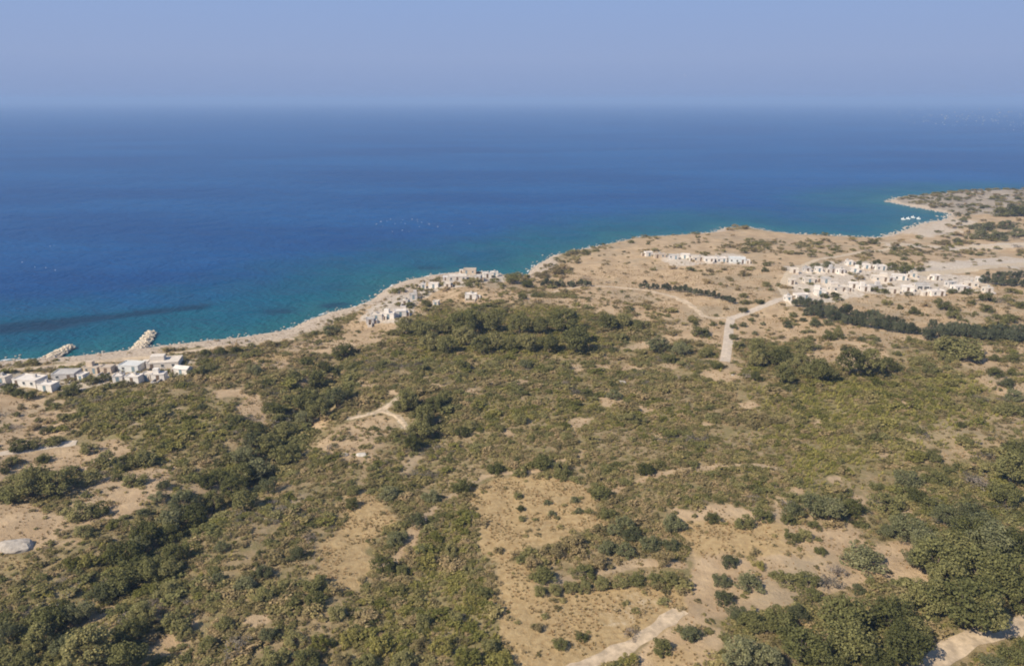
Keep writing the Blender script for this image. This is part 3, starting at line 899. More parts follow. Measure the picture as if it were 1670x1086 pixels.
 ('in the front of the tall grove', 'trees of the tall grove', [('gtree', 704, 572, 38), ('gtree', 761, 565, 42), ('gtree', 808, 572, 34), ('gtree', 862, 573, 36), ('gtree', 939, 575, 46), ('tree', 945, 560, 34), ('gtree', 730, 576, 34), ('gtree', 786, 577, 34), ('gtree', 895, 575, 36), ('tree', 832, 572, 28)]),
 ('at the back of the tall grove', 'trees behind the tall grove', [('tree', 688, 550, 38), ('gtree', 660, 545, 34), ('tree', 758, 545, 46), ('tree', 803, 540, 40), ('tree', 848, 545, 42), ('tree', 919, 542, 46), ('gtree', 722, 545, 30), ('gtree', 880, 545, 30), ('gtree', 780, 530, 30)]),
 ('right of the tall grove', 'bushes right of the grove', [('gshrub', 990, 536, 44), ('gshrub', 1018, 532, 38), ('gshrub', 1044, 535, 28), ('gshrub', 1014, 556, 28), ('shrub', 1073, 572, 44), ('shrub', 1110, 578, 34), ('gshrub', 1092, 590, 30)]),
 ('along the concrete road', 'shrubs along the concrete road', [('dshrub', 1162, 531, 14), ('gshrub', 1135, 530, 13), ('gshrub', 1129, 520, 11), ('dshrub', 1197, 536, 15), ('gshrub', 1197, 553, 16), ('gshrub', 1142, 548, 34), ('gshrub', 1212, 509, 16), ('gshrub', 1176, 529, 10), ('shrub', 1212, 533, 13), ('gshrub', 1205, 567, 22),
   ('dshrub', 1226, 524, 11), ('bshrub', 1183, 505, 10), ('gshrub', 1150, 582, 28), ('gshrub', 1168, 600, 22)]),
 ('on the bare field by the windbreak', 'shrubs on the bare field', [('shrub', 1244, 530, 10), ('shrub', 1231, 546, 11), ('bshrub', 1256, 546, 9), ('gshrub', 1294, 517, 15), ('shrub', 1310, 524, 13), ('gshrub', 1351, 553, 26), ('gshrub', 1366, 548, 20), ('gshrub', 1313, 570, 34), ('shrub', 1335, 569, 14), ('shrub', 1378, 572, 16),
   ('bshrub', 1325, 582, 8), ('bshrub', 1355, 582, 8), ('shrub', 1405, 556, 14), ('gshrub', 1462, 579, 15), ('bshrub', 1437, 572, 9), ('gshrub', 1484, 557, 18), ('shrub', 1430, 556, 12), ('shrub', 1284, 534, 18), ('shrub', 1330, 532, 22), ('shrub', 1350, 530, 18)]),
 ('in the grove below the concrete road', 'trees below the concrete road', [('gtree', 1237, 585, 36), ('gtree', 1232, 600, 28), ('gtree', 1261, 598, 40), ('tree', 1276, 592, 34), ('gtree', 1290, 612, 36), ('gtree', 1306, 602, 28), ('gtree', 1326, 622, 48), ('gtree', 1350, 622, 30), ('gtree', 1280, 628, 38), ('gtree', 1386, 612, 46),
   ('gtree', 1415, 612, 48), ('tree', 1231, 622, 20), ('gtree', 1445, 608, 30)]),
 ('below the windbreak gap', 'bushes below the windbreak', [('gshrub', 1567, 583, 74), ('gshrub', 1517, 608, 30), ('gshrub', 1497, 594, 26), ('gshrub', 1540, 590, 26)]),
 ('on the sandy ground at the right', 'shrubs on the right sandy ground', [('gshrub', 1623, 588, 20), ('dshrub', 1650, 588, 24), ('dshrub', 1623, 613, 28), ('gshrub', 1648, 612, 18), ('shrub', 1654, 652, 34), ('shrub', 1640, 630, 26), ('dshrub', 1640, 676, 38), ('dshrub', 1664, 676, 24)]),
 ('on the sand beyond the windbreak', 'shrubs beyond the windbreak', [('gshrub', 1467, 504, 13), ('dshrub', 1541, 506, 26), ('dshrub', 1556, 520, 26), ('gshrub', 1584, 497, 15), ('dshrub', 1608, 491, 28), ('dshrub', 1610, 509, 22), ('gshrub', 1590, 513, 11), ('dshrub', 1626, 530, 32), ('dshrub', 1647, 525, 24), ('dshrub', 1664, 502, 20),
   ('bshrub', 1510, 500, 16), ('gshrub', 1490, 512, 22), ('dshrub', 1530, 494, 16)]),
 ('on the sandy coastal plain', 'shrubs on the coastal plain', [('gshrub', 1066, 441, 11), ('bshrub', 1097, 439, 13), ('bshrub', 1157, 444, 13), ('bshrub', 1181, 441, 10), ('bshrub', 1211, 450, 20), ('bshrub', 1188, 456, 14), ('bshrub', 1157, 463, 16), ('gshrub', 1247, 443, 15), ('gshrub', 1251, 434, 13),
   ('bshrub', 1278, 441, 11), ('gshrub', 1249, 467, 16), ('gshrub', 1257, 474, 11), ('gshrub', 1269, 467, 10), ('bshrub', 1203, 474, 12), ('gshrub', 1212, 485, 16), ('gshrub', 1214, 496, 16), ('gshrub', 1238, 495, 17), ('bshrub', 1159, 404, 5), ('bshrub', 1263, 394, 9), ('bshrub', 1296, 398, 6),
   ('bshrub', 1226, 410, 18), ('bshrub', 1278, 470, 14)]),
 ('by the coastal cove', 'shrubs by the cove', [('bshrub', 905, 447, 26), ('bshrub', 921, 440, 18), ('dshrub', 835, 462, 30), ('dshrub', 860, 468, 24), ('bshrub', 888, 452, 20), ('gshrub', 853, 487, 18), ('gshrub', 873, 484, 16), ('gshrub', 695, 499, 20), ('dshrub', 735, 468, 12), ('dshrub', 669, 500, 16)]),
 ('around the inland village', 'bushes around the inland village', [('shrub', 1330, 438, 18), ('shrub', 1350, 436, 18), ('dshrub', 1455, 440, 22), ('dshrub', 1476, 446, 24), ('dshrub', 1500, 442, 14), ('dshrub', 1430, 433, 18), ('shrub', 1400, 432, 14), ('dshrub', 1443, 478, 14), ('gshrub', 1445, 497, 18), ('dshrub', 1345, 486, 14),
   ('dshrub', 1360, 485, 16), ('dshrub', 1552, 478, 16), ('dshrub', 1575, 480, 18), ('dshrub', 1315, 476, 12), ('bshrub', 1400, 456, 18), ('bshrub', 1425, 452, 16)]),
 ('near the headland beach', 'bushes near the headland', [('dshrub', 1650, 352, 34), ('dshrub', 1630, 353, 26), ('dshrub', 1666, 352, 30), ('shrub', 1586, 374, 16), ('shrub', 1610, 376, 26), ('shrub', 1640, 374, 26), ('shrub', 1570, 362, 14), ('shrub', 1660, 386, 28), ('shrub', 1600, 390, 30), ('shrub', 1560, 396, 16),
   ('shrub', 1630, 392, 28), ('bshrub', 1540, 400, 20), ('bshrub', 1420, 398, 14), ('bshrub', 1460, 402, 14)]),
]
for where, group, items in exec_regions:
    region(where, group, items)


def row(where, group, kind, pts, step, wpx):
    """A planted row of trees along a line."""
    p = np.array(pts, float)
    L = np.r_[0, np.cumsum(np.hypot(*np.diff(p, axis=0).T))]
    s = np.arange(0, L[-1], step)
    its = [(kind, np.interp(q, L, p[:, 0]) + random.uniform(-2, 2), np.interp(q, L, p[:, 1]) + random.uniform(-1.5, 1.5), wpx * random.uniform(.8, 1.2)) for q in s]
    region(where, group, its)


row('in the long windbreak by the village', 'trees of the long windbreak', 'wind', [(1318, 514), (1350, 522), (1400, 532), (1450, 540), (1500, 546)], 9.5, 15)
row('in the row behind the windbreak', 'trees of the rear windbreak row', 'wind', [(1295, 500), (1330, 506), (1370, 514), (1420, 523), (1470, 532)], 11, 14)
row('in the hedge line right of the windbreak', 'trees of the right windbreak', 'wind', [(1510, 553), (1560, 548), (1620, 556), (1690, 560)], 9.5, 17)
row('in the second line of the right windbreak', 'trees of the right rear windbreak', 'wind', [(1520, 538), (1580, 544), (1640, 546), (1690, 548)], 12, 15)
row('in the hedge by the bending track', 'trees of the hedge by the bending track', 'wind', [(1045, 470), (1090, 474), (1130, 480), (1165, 486), (1200, 496)], 7, 9)
row('in the short hedge near the cove', 'trees of the short hedge', 'wind', [(885, 468), (920, 468), (968, 467)], 7, 9)
row('in the dark belt at the right shore', 'trees of the dark belt', 'wind', [(1602, 462), (1640, 466), (1690, 468)], 8, 11)
row('in the dark belt, rear line', 'trees of the dark belt rear line', 'wind', [(1610, 452), (1650, 453), (1690, 454)], 9, 10)


# ------------------------------------------------------------------ scrub and dry grass too many to count
def gn_scatter(name, src_mesh, pos, scale, rotz, label):
    src = bpy.data.objects.new(name + '_source', src_mesh)       # never linked: only its mesh is instanced
    pm = mesh_from(name, pos, [])
    for an, arr in (('scl', scale), ('rot', rotz)):
        a = pm.attributes.new(an, 'FLOAT', 'POINT'); a.data.foreach_set('value', np.asarray(arr, np.float32))
    o = link(name, pm, kind='stuff', label=label)
    g = bpy.data.node_groups.new(name, 'GeometryNodeTree')
    g.interface.new_socket('Geometry', in_out='INPUT', socket_type='NodeSocketGeometry')
    g.interface.new_socket('Geometry', in_out='OUTPUT', socket_type='NodeSocketGeometry')
    ni, no = g.nodes.new('NodeGroupInput'), g.nodes.new('NodeGroupOutput')
    oi = g.nodes.new('GeometryNodeObjectInfo'); oi.inputs['Object'].default_value = src; oi.inputs['As Instance'].default_value = False
    ip = g.nodes.new('GeometryNodeInstanceOnPoints')
    na = g.nodes.new('GeometryNodeInputNamedAttribute'); na.data_type = 'FLOAT'; na.inputs['Name'].default_value = 'scl'
    nr = g.nodes.new('GeometryNodeInputNamedAttribute'); nr.data_type = 'FLOAT'; nr.inputs['Name'].default_value = 'rot'
    cx = g.nodes.new('ShaderNodeCombineXYZ'); cr = g.nodes.new('ShaderNodeCombineXYZ')
    L = g.links.new
    L(ni.outputs[0], ip.inputs['Points']); L(oi.outputs['Geometry'], ip.inputs['Instance'])
    for k in range(3):
        L(na.outputs['Attribute'], cx.inputs[k])
    L(nr.outputs['Attribute'], cr.inputs[2])
    L(cr.outputs[0], ip.inputs['Rotation']); L(cx.outputs[0], ip.inputs['Scale'])
    L(ip.outputs[0], no.inputs[0])
    md = o.modifiers.new('scatter', 'NODES'); md.node_group = g
    return o


def jitter(r0, r1, step, amax=42):
    n = int(r1 / step)
    gx, gy = np.meshgrid(np.arange(-n, n + 1) * step, np.arange(0, n + 1) * step)
    x = gx.ravel() + rng.uniform(-.5, .5, gx.size) * step; y = gy.ravel() + rng.uniform(-.5, .5, gx.size) * step
    q = np.hypot(x, y)
    k = (q > r0) & (q < r1) & (np.abs(np.degrees(np.arctan2(x, y))) < amax)
    return x[k], y[k]


xs, ys, sp = [], [], []
for r0, r1, st in ((70, 180, 1.15), (180, 330, 1.6), (330, 520, 2.6), (520, 950, 4.2)):
    a, b = jitter(r0, r1, st)
    xs.append(a); ys.append(b); sp.append(np.full(len(a), st))
x, y, sp = np.concatenate(xs), np.concatenate(ys), np.concatenate(sp)
d = coast_sd(x, y)
k = d > 5
x, y, sp, d = x[k], y[k], sp[k], d[k]
cv = cover(x, y, d)
open_ = np.maximum.reduce([cv['bare'], cv['dry'], cv['pale'], cv['shore']])
far = smooth(300, 420, np.hypot(x, y))
clump = vnoise(x, y, 6.5, 3, 11)
dens = np.clip(1.05 * (1 - open_) ** 1.5, 0, 1) * (1 - .45 * cv['yell']) * smooth(.34, .57, clump + .13 * cv['lush'] + .05 * cv['yell'])
dens = dens * (1 - .55 * far) + .035 * (open_ > .4) * smooth(.5, .65, clump) + .12 * cv['rock'] * smooth(.42, .6, clump) + .5 * cv['veg'] * smooth(.28, .55, clump)
u = rng.random(len(x))
k = u < dens
for ln_, hw_ in ROADS:       # nothing grows on the roads
    k[k] &= seg_dist(x[k], y[k], ln_) > hw_
x, y, sp, d = x[k], y[k], sp[k], d[k]
cv = {a: b[k] for a, b in cv.items()}
z = height(x, y, d)
size = sp * np.clip(np.exp(rng.normal(-.30, .38, len(x))), .35, 1.75) * (.85 + .3 * cv['lush'])
size = np.minimum(size, 2.9)
blend = vnoise(x, y, 16, 3, 21)
v_ = rng.random(len(x)) * .75 + (blend - .5) * 1.1 + .12
py_, pl_ = cv['yell'], cv['lush']
sel = np.where(rng.random(len(x)) < py_ * .62, 2, np.where(rng.random(len(x)) < pl_ * .62, np.where(rng.random(len(x)) < .72, 3, 4), np.where(v_ < .36, 0, np.where(v_ < .66, 1, np.where(v_ < .84, 3, np.where(v_ < .92, 2, 5))))))
SCRUB = [('brown', 'low brown scrub covering the slope'), ('olive', 'low olive-brown scrub covering the slope'), ('yellow', 'yellow-green bushes among the scrub'), ('green', 'green undergrowth among the scrub'),
         ('dark', 'dark green undergrowth in the gully and woodland'), ('dead', 'grey leafless twigs among the scrub')]
for i, (lm, lab) in enumerate(SCRUB):
    for s in range(2):
        vv, ff = crown(900 + 13 * i + s, 14, 20 if lm != 'dead' else 12, .44, .15 if lm != 'dead' else .10, .36, -.3)
        vv[:, 2] = np.maximum(vv[:, 2] + .30, .02)
        m_ = (sel == i) & ((np.arange(len(x)) % 2) == s)
        gn_scatter({'brown': 'brown_scrub', 'olive': 'olive_scrub', 'yellow': 'yellow_scrub', 'green': 'green_undergrowth', 'dark': 'dark_undergrowth', 'dead': 'dry_twigs'}[lm], mesh_from('scrub', vv, ff, LM[lm]),
                   np.stack([x[m_], y[m_], z[m_]], -1), size[m_], rng.uniform(0, 6.28, m_.sum()), lab)

hx, hy, hs = [], [], []
for r0, r1, st, sz in ((70, 200, 1.0, .55), (200, 340, 1.4, .8), (340, 520, 2.2, 1.15)):
    a, b = jitter(r0, r1, st)
    hx.append(a); hy.append(b); hs.append(np.full(len(a), sz))
x, y, hs = np.concatenate(hx), np.concatenate(hy), np.concatenate(hs)
d = coast_sd(x, y)
k = d > 10
x, y, d, hs = x[k], y[k], d[k], hs[k]
cv = cover(x, y, d)
open_ = np.maximum.reduce([cv['bare'], cv['dry'], cv['pale'], cv['shore'], cv['rock']])
k = rng.random(len(x)) < (.58 * (1 - open_) ** 1.5 + .04) * smooth(.22, .6, vnoise(x, y, 4.2, 3, 41))
for ln_, hw_ in ROADS:
    k[k] &= seg_dist(x[k], y[k], ln_) > hw_
x, y, hs = x[k], y[k], hs[k]
for i, lm in enumerate(('brown', 'olive', 'brown')):
    vv, ff = crown(970 + i, 9, 14, .46, .20, .42, -.3)
    vv[:, 2] = np.maximum(vv[:, 2] + .26, .02)
    m_ = np.arange(len(x)) % 3 == i
    gn_scatter('low_heath', mesh_from('heath', vv, ff, LM[lm]), np.stack([x[m_], y[m_], height(x[m_], y[m_])], -1), hs[m_] * rng.uniform(.6, 1.3, m_.sum()), rng.uniform(0, 6.28, m_.sum()), 'knee-high brown heath between the bushes')

x, y = jitter(70, 400, .62)
d = coast_sd(x, y)
k = d > 8
x, y, d = x[k], y[k], d[k]
cv = cover(x, y, d)
k = rng.random(len(x)) < np.clip(.6 * cv['dry'] + .10 * cv['bare'] + .22, 0, 1) * smooth(.38, .6, vnoise(x, y, 3.5, 3, 31)) * (1 - cv['pale'])
for ln_, hw_ in ROADS:
    k[k] &= seg_dist(x[k], y[k], ln_) > hw_ - .4
x, y = x[k], y[k]
r_ = np.random.default_rng(5)
nb = 26
a_ = r_.uniform(0, 6.28, nb); c_ = np.stack([np.cos(a_) * .35 * r_.random(nb), np.sin(a_) * .35 * r_.random(nb), np.zeros(nb)], -1)
t_ = c_ + np.stack([np.cos(a_) * .35, np.sin(a_) * .35, r_.uniform(.5, 1.0, nb)], -1)
w2 = np.stack([-np.sin(a_), np.cos(a_), 0 * a_], -1) * .07
tv = np.stack([c_ - w2, c_ + w2, t_], 1).reshape(-1, 3)
gn_scatter('dry_grass', mesh_from('dry_grass_tuft', tv, np.arange(3 * nb).reshape(nb, 3), LM['straw']), np.stack([x, y, height(x, y)], -1), rng.uniform(.22, .48, len(x)), rng.uniform(0, 6.28, len(x)),
           'tufts of dry golden grass on the open ground')

gx, gy, gs = [], [], []
for r0, r1, st, sz in ((80, 200, .62, .62), (200, 340, .85, .85), (340, 430, 1.3, 1.2)):
    a, b = jitter(r0, r1, st)
    gx.append(a); gy.append(b); gs.append(np.full(len(a), sz))
x, y, gs = np.concatenate(gx), np.concatenate(gy), np.concatenate(gs)
d = coast_sd(x, y)
k = d > 10
x, y, d, gs = x[k], y[k], d[k], gs[k]
cv = cover(x, y, d)
open_ = np.maximum.reduce([cv['bare'], cv['dry'], cv['pale'], cv['shore'], cv['rock']])
k = rng.random(len(x)) < (.85 * cv['yell'] + .06) * (1 - open_) ** 2 * smooth(.25, .5, vnoise(x, y, 5, 3, 51))
for ln_, hw_ in ROADS:
    k[k] &= seg_dist(x[k], y[k], ln_) > hw_
x, y, gs = x[k], y[k], gs[k]
lv = tv.copy(); lv[2::3, 0] += .35          # blades leaning with the wind
gn_scatter('meadow_grass', mesh_from('meadow_tuft', lv, np.arange(3 * nb).reshape(nb, 3), LM['meadow']), np.stack([x, y, height(x, y)], -1), gs * rng.uniform(.6, 1.3, len(x)), rng.normal(.4, .5, len(x)),
           'pale yellow-green grass of the open slopes')

# ------------------------------------------------------------------ houses
WALLS = {'white': simple('whitewash', (.74, .68, .61), .85, .06, 1.2), 'cream': simple('cream_render', (.64, .565, .48), .9, .08, 1.0), 'tan': simple('tan_render', (.52, .42, .32), .9, .10, 1.0),
         'grey': simple('grey_render', (.52, .48, .45), .9, .10, 1.0), 'blue': simple('pale_blue_render', (.62, .625, .61), .9, .06, 1.0)}
ROOFS = {'white': simple('white_roof', (.64, .58, .52), .9, .12, .6), 'cream': simple('cream_roof', (.58, .51, .43), .9, .14, .6), 'tan': simple('tan_roof', (.46, .38, .30), .9, .15, .6),
         'grey': simple('grey_roof', (.44, .41, .38), .9, .15, .6), 'blue': simple('blue_roof', (.56, .555, .53), .9, .1, .6)}
glass = simple('dark_window', (.10, .10, .10), .25, .1)
shutter = simple('blue_shutter', (.18, .24, .27), .6, .1)
wood = simple('wood_door', (.16, .11, .075), .7, .15)
redtile = simple('red_tile', (.40, .15, .09), .8, .15, 2)
frame_m = simple('pale_frame', (.66, .66, .64), .6, .05)


def house(px, py, wpx, hpx, tone, label, group, extra='', rot=None):
    g = ground([px], [py])[0]
    k = g[3] / F_PX
    w = max(2.2, wpx * k * .94)
    h = min(max(2.3, hpx * k * .46), 5.6)
    dep = min(max(3.0, w * random.uniform(.55, .8)), 9.5)
    tall = h > 4.6
    root = link('house' if extra != 'hut' else 'hut', None, None, (g[0], g[1] + dep * .4, g[2] - .25), label=label, category='house' if extra != 'hut' else 'hut', group=group)
    root.rotation_euler = (0, 0, rot if rot is not None else random.uniform(-.30, .22))
    m = MB(); m.box(-w / 2, w / 2, -dep / 2, dep / 2, -.6, h)
    link('wall', m.mesh('wall', WALLS[tone]), root)
    m = MB()
    if extra == 'pitched':
        o = .25
        v = [(-w / 2 - o, -dep / 2 - o, h - .02), (w / 2 + o, -dep / 2 - o, h - .02), (w / 2 + o, dep / 2 + o, h - .02), (-w / 2 - o, dep / 2 + o, h - .02), (-w / 2 - o, 0, h + dep * .26), (w / 2 + o, 0, h + dep * .26)]
        m.add(v, [(0, 1, 5, 4), (2, 3, 4, 5), (0, 4, 3), (1, 2, 5), (0, 3, 2, 1)])
        link('roof', m.mesh('roof', redtile if 'red' in label else ROOFS[tone]), root)
    else:
        t, o, e = .22, .06, .38
        m.box(-w / 2 - o, w / 2 + o, -dep / 2 - o, dep / 2 + o, h + .003, h + .14)
        z0 = h + .143
        m.box(-w / 2 - o, w / 2 + o, -dep / 2 - o, -dep / 2 - o + t, z0, h + e); m.box(-w / 2 - o, w / 2 + o, dep / 2 + o - t, dep / 2 + o, z0, h + e)
        m.box(-w / 2 - o, -w / 2 - o + t, -dep / 2 - o + t + .003, dep / 2 + o - t - .003, z0, h + e); m.box(w / 2 + o - t, w / 2 + o, -dep / 2 - o + t + .003, dep / 2 + o - t - .003, z0, h + e)
        rf = link('roof', m.mesh('roof', ROOFS[tone]), root)
        if extra == 'stair' or (extra == '' and random.random() < .14):
            m = MB(); sx = random.choice((-1, 1)) * w * .22
            m.box(sx - w * .22, sx + w * .22, -dep * .1, dep * .32, h + .146, h + 1.7); link('stair_room', m.mesh('stair_room', WALLS[tone]), rf)
        elif random.random() < .4:
            m = MB(); sx = random.uniform(-.3, .3) * w
            m.box(sx - .35, sx + .35, dep * .1, dep * .1 + .7, h + .146, h + 1.1); link('water_tank', m.mesh('water_tank', ROOFS['grey']), rf)
    if random.random() < .6:
        sd = random.choice((-1, 1)); aw = w * random.uniform(.25, .45); ad = dep * random.uniform(.4, .75); ah = min(2.4, h * .8)
        x0, x1 = (w / 2 + .003, w / 2 + aw) if sd > 0 else (-w / 2 - aw, -w / 2 - .08)
        y0 = random.choice((-dep / 2 + .3, dep / 2 - ad - .1))
        m = MB(); m.box(x0, x1, y0, y0 + ad, -.6, ah); an_ = link('annex', m.mesh('annex', WALLS[random.choice(('cream', 'grey', 'tan', tone))]), root)
        m = MB(); m.box((x0 + x1) / 2 - .35, (x0 + x1) / 2 + .35, y0 - .04, y0 + .03, .3, 1.9); link('door', m.mesh('door', wood), an_)
    if random.random() < .55 and extra != 'hut':
        yw, yd = w * random.uniform(.5, .9), random.uniform(2.5, 5.0); m = MB(); hw_ = random.uniform(.8, 1.3)
        m.box(-yw / 2, yw / 2, -dep / 2 - yd, -dep / 2 - yd + .25, -.6, hw_); m.box(-yw / 2, -yw / 2 + .25, -dep / 2 - yd + .253, -dep / 2 - .003, -.6, hw_); m.box(yw / 2 - .25, yw / 2, -dep / 2 - yd + .253, -dep / 2 - .003, -.6, hw_)
        link('yard_wall', m.mesh('yard_wall', WALLS[random.choice(('cream', 'tan', 'grey'))]), root)
    # openings on the front and on the left side
    n = max(1, int(w / 2.6))
    door_at = random.randrange(n)
    yf = -dep / 2
    floors = (0, 2.75) if tall else (0,)
    for fl in floors:
        for i in range(n):
            cx = -w / 2 + w * (i + .5) / n
            if extra == 'garage':
                m = MB(); m.box(cx - w / n * .36, cx + w / n * .36, yf - .05, yf + .05, .15, h - .6); b = link('opening', m.mesh('opening', glass), root)
                m = MB(); m.box(cx - w / n * .42, cx + w / n * .42, yf - .10, yf - .052, h - .55, h - .25); link('lintel', m.mesh('lintel', WALLS['blue']), root)
                continue
            if fl == 0 and i == door_at:
                m = MB(); m.box(cx - .5, cx + .5, yf - .05, yf + .05, .25, 2.3)
                dr = link('door', m.mesh('door', random.choice((wood, shutter))), root)
                m = MB(); m.box(cx + .34, cx + .42, yf - .10, yf - .052, 1.25, 1.35); link('handle', m.mesh('handle', frame_m), dr)
            else:
                m = MB(); m.box(cx - .52, cx + .52, yf - .05, yf + .04, fl + 1.0, fl + 2.1)
                wd = link('window', m.mesh('window', frame_m), root)
                m = MB(); m.box(cx - .43, cx + .43, yf - .075, yf - .053, fl + 1.09, fl + 2.01); link('pane', m.mesh('pane', glass), wd)
                m = MB(); m.box(cx - .6, cx + .6, yf - .16, yf - .002, fl + .9, fl + .997); link('sill', m.mesh('sill', frame_m), wd)
        m = MB(); m.box(-w / 2 - .05, -w / 2 + .04, -.5, .5, fl + 1.0, fl + 2.1)
        wd = link('window', m.mesh('window', frame_m), root)
        m = MB(); m.box(-w / 2 - .075, -w / 2 - .053, -.42, .42, fl + 1.09, fl + 2.01); link('pane', m.mesh('pane', glass), wd)
    PLANTED.append((g[0], g[1], w * .6))


def hamlet(place, group, items):
    items = sorted(items, key=lambda i: i[0])
    for j, it in enumerate(items):
        px, py, w, h, tone = it[:5]
        ex = it[5] if len(it) > 5 else ''
        lab = it[6] if len(it) > 6 else None
        if not lab:
            shape = 'flat-roofed' if ex != 'pitched' else 'gable-roofed'
            size = 'long low' if w > 2.6 * h else 'tall' if h > w * .95 else 'small' if w < 13 else 'square'
            tn = {'white': 'white', 'cream': 'cream', 'tan': 'tan', 'grey': 'grey', 'blue': 'pale blue'}[tone]
            lab = f'{size} {tn} {shape} house, {ORD[j] if j < 26 else ORD[j - 26] + " after the village middle"} from left {place}'
        house(px, py, w, h, tone, lab, group, ex)


hamlet('in the beach hamlet', 'houses of the beach hamlet', [
    (4, 626, 18, 11, 'cream'), (44, 630, 46, 16, 'white', '', 'long white hall with the lowest roof in the beach hamlet'), (76, 638, 28, 15, 'white'), (104, 620, 38, 13, 'grey'), (134, 622, 9, 7, 'white'), (150, 609, 28, 14, 'tan'), (174, 609, 20, 13, 'tan'),
    (192, 624, 16, 10, 'white'), (212, 606, 36, 11, 'blue'), (217, 625, 25, 17, 'white'), (240, 621, 16, 15, 'cream'), (258, 621, 22, 18, 'white', 'stair'), (264, 601, 52, 18, 'cream', '', 'largest pale flat-roofed house behind the bright white gable'),
    (297, 611, 26, 17, 'white', 'pitched', 'bright white gable-roofed house at the right end of the beach hamlet')])
hamlet('in the shore hamlet', 'houses of the shore hamlet', [
    (766, 447, 22, 16, 'tan', 'hut', 'square tan block house standing alone on the shore rocks'), (794, 453, 14, 11, 'white'), (806, 451, 13, 14, 'white'), (745, 458, 32, 8, 'cream'), (690, 471, 9, 9, 'white', 'hut', 'tiny white hut in the middle of the shore hamlet'), (707, 470, 17, 10, 'white'),
    (674, 488, 13, 13, 'grey'), (652, 516, 20, 19, 'white'), (634, 520, 20, 18, 'white', 'stair'), (614, 522, 20, 13, 'cream'), (603, 529, 13, 11, 'grey'), (768, 488, 20, 11, 'white'), (711, 500, 10, 8, 'cream'), (730, 470, 12, 9, 'cream'), (660, 498, 12, 9, 'cream'), (780, 458, 11, 9, 'grey')])
hamlet('in the plain hamlet', 'houses of the plain hamlet', [
    (1058, 418, 13, 9, 'white'), (1076, 421, 19, 13, 'tan'), (1099, 423, 17, 10, 'grey'), (1118, 422, 15, 13, 'white'), (1138, 426, 19, 15, 'cream'), (1157, 428, 18, 13, 'white'), (1176, 428, 18, 11, 'white'), (1204, 429, 28, 8, 'blue')])
hamlet('in the inland village back row', 'houses of the inland village, back', [
    (1296, 446, 14, 12, 'cream'), (1317, 444, 12, 10, 'grey'), (1336, 444, 11, 11, 'white'), (1358, 445, 11, 9, 'grey'), (1372, 447, 12, 15, 'white'), (1386, 433, 11, 11, 'white'), (1395, 445, 13, 13, 'white'), (1414, 439, 12, 14, 'white'), (1436, 441, 19, 9, 'white'),
    (1490, 453, 12, 16, 'cream'), (1438, 459, 26, 8, 'cream'), (1468, 457, 22, 8, 'white'), (1527, 457, 14, 8, 'white')])
hamlet('in the inland village front row', 'houses of the inland village, front', [
    (1292, 464, 9, 9, 'cream'), (1308, 489, 24, 16, 'white'), (1286, 492, 10, 12, 'white'), (1338, 481, 20, 15, 'white'), (1368, 476, 30, 13, 'cream'), (1393, 470, 15, 14, 'white'), (1411, 475, 17, 11, 'white'), (1429, 474, 17, 10, 'grey'), (1459, 479, 17, 11, 'cream'),
    (1482, 476, 20, 17, 'white'), (1506, 472, 21, 17, 'grey', 'garage', 'grey house with two big dark openings in the inland village'), (1529, 483, 25, 14, 'white'), (1551, 468, 14, 10, 'grey'), (1566, 475, 23, 9, 'white'), (1586, 469, 20, 11, 'cream'), (1612, 478, 14, 9, 'cream'), (1600, 461, 12, 8, 'white'), (1320, 462, 18, 9, 'cream'), (1348, 462, 16, 8, 'grey')])


# ------------------------------------------------------------------ stones and groynes
stone_m = simple('limestone', (.38, .33, .275), .9, .25, 1.4, .12)
tan_stone = simple('tan_rubble', (.62, .52, .39), .9, .2, 1.4, .1)
pale_stone = simple('pale_limestone', (.50, .45, .38), .9, .15, 1.8, .08)


def stone_mesh(seed, sub=2, flat=.6):
    import bmesh
    bm = bmesh.new()
    bmesh.ops.create_icosphere(bm, subdivisions=sub, radius=1)
    r = random.Random(seed)
    off = [Vector((r.gauss(0, 1), r.gauss(0, 1), r.gauss(0, 1))).normalized() for _ in range(9)]
    for q in bm.verts:
        for n in off:
            dd = q.co.dot(n) - .72
            if dd > 0:
                q.co -= n * dd * .9
        q.co *= 1 + r.uniform(-.05, .05)
        q.co.z *= flat
    return bm


def stone(px, py, wpx, label, m=pale_stone, flat=.55, stretch=1.0, name='boulder'):
    g = ground([px], [py])[0]
    rad = wpx * g[3] / F_PX / 2
    bm = stone_mesh(px, 3, flat)
    me = bpy.data.meshes.new(name); bm.to_mesh(me); bm.free(); me.materials.append(m)
    o = link(name, me, None, (g[0], g[1], g[2] + rad * flat * .25), label=label, category='rock', group='pale boulders in the scrub')
    o.scale = (rad, rad / stretch, rad)
    o.rotation_euler = (0, 0, random.uniform(-.2, .2))


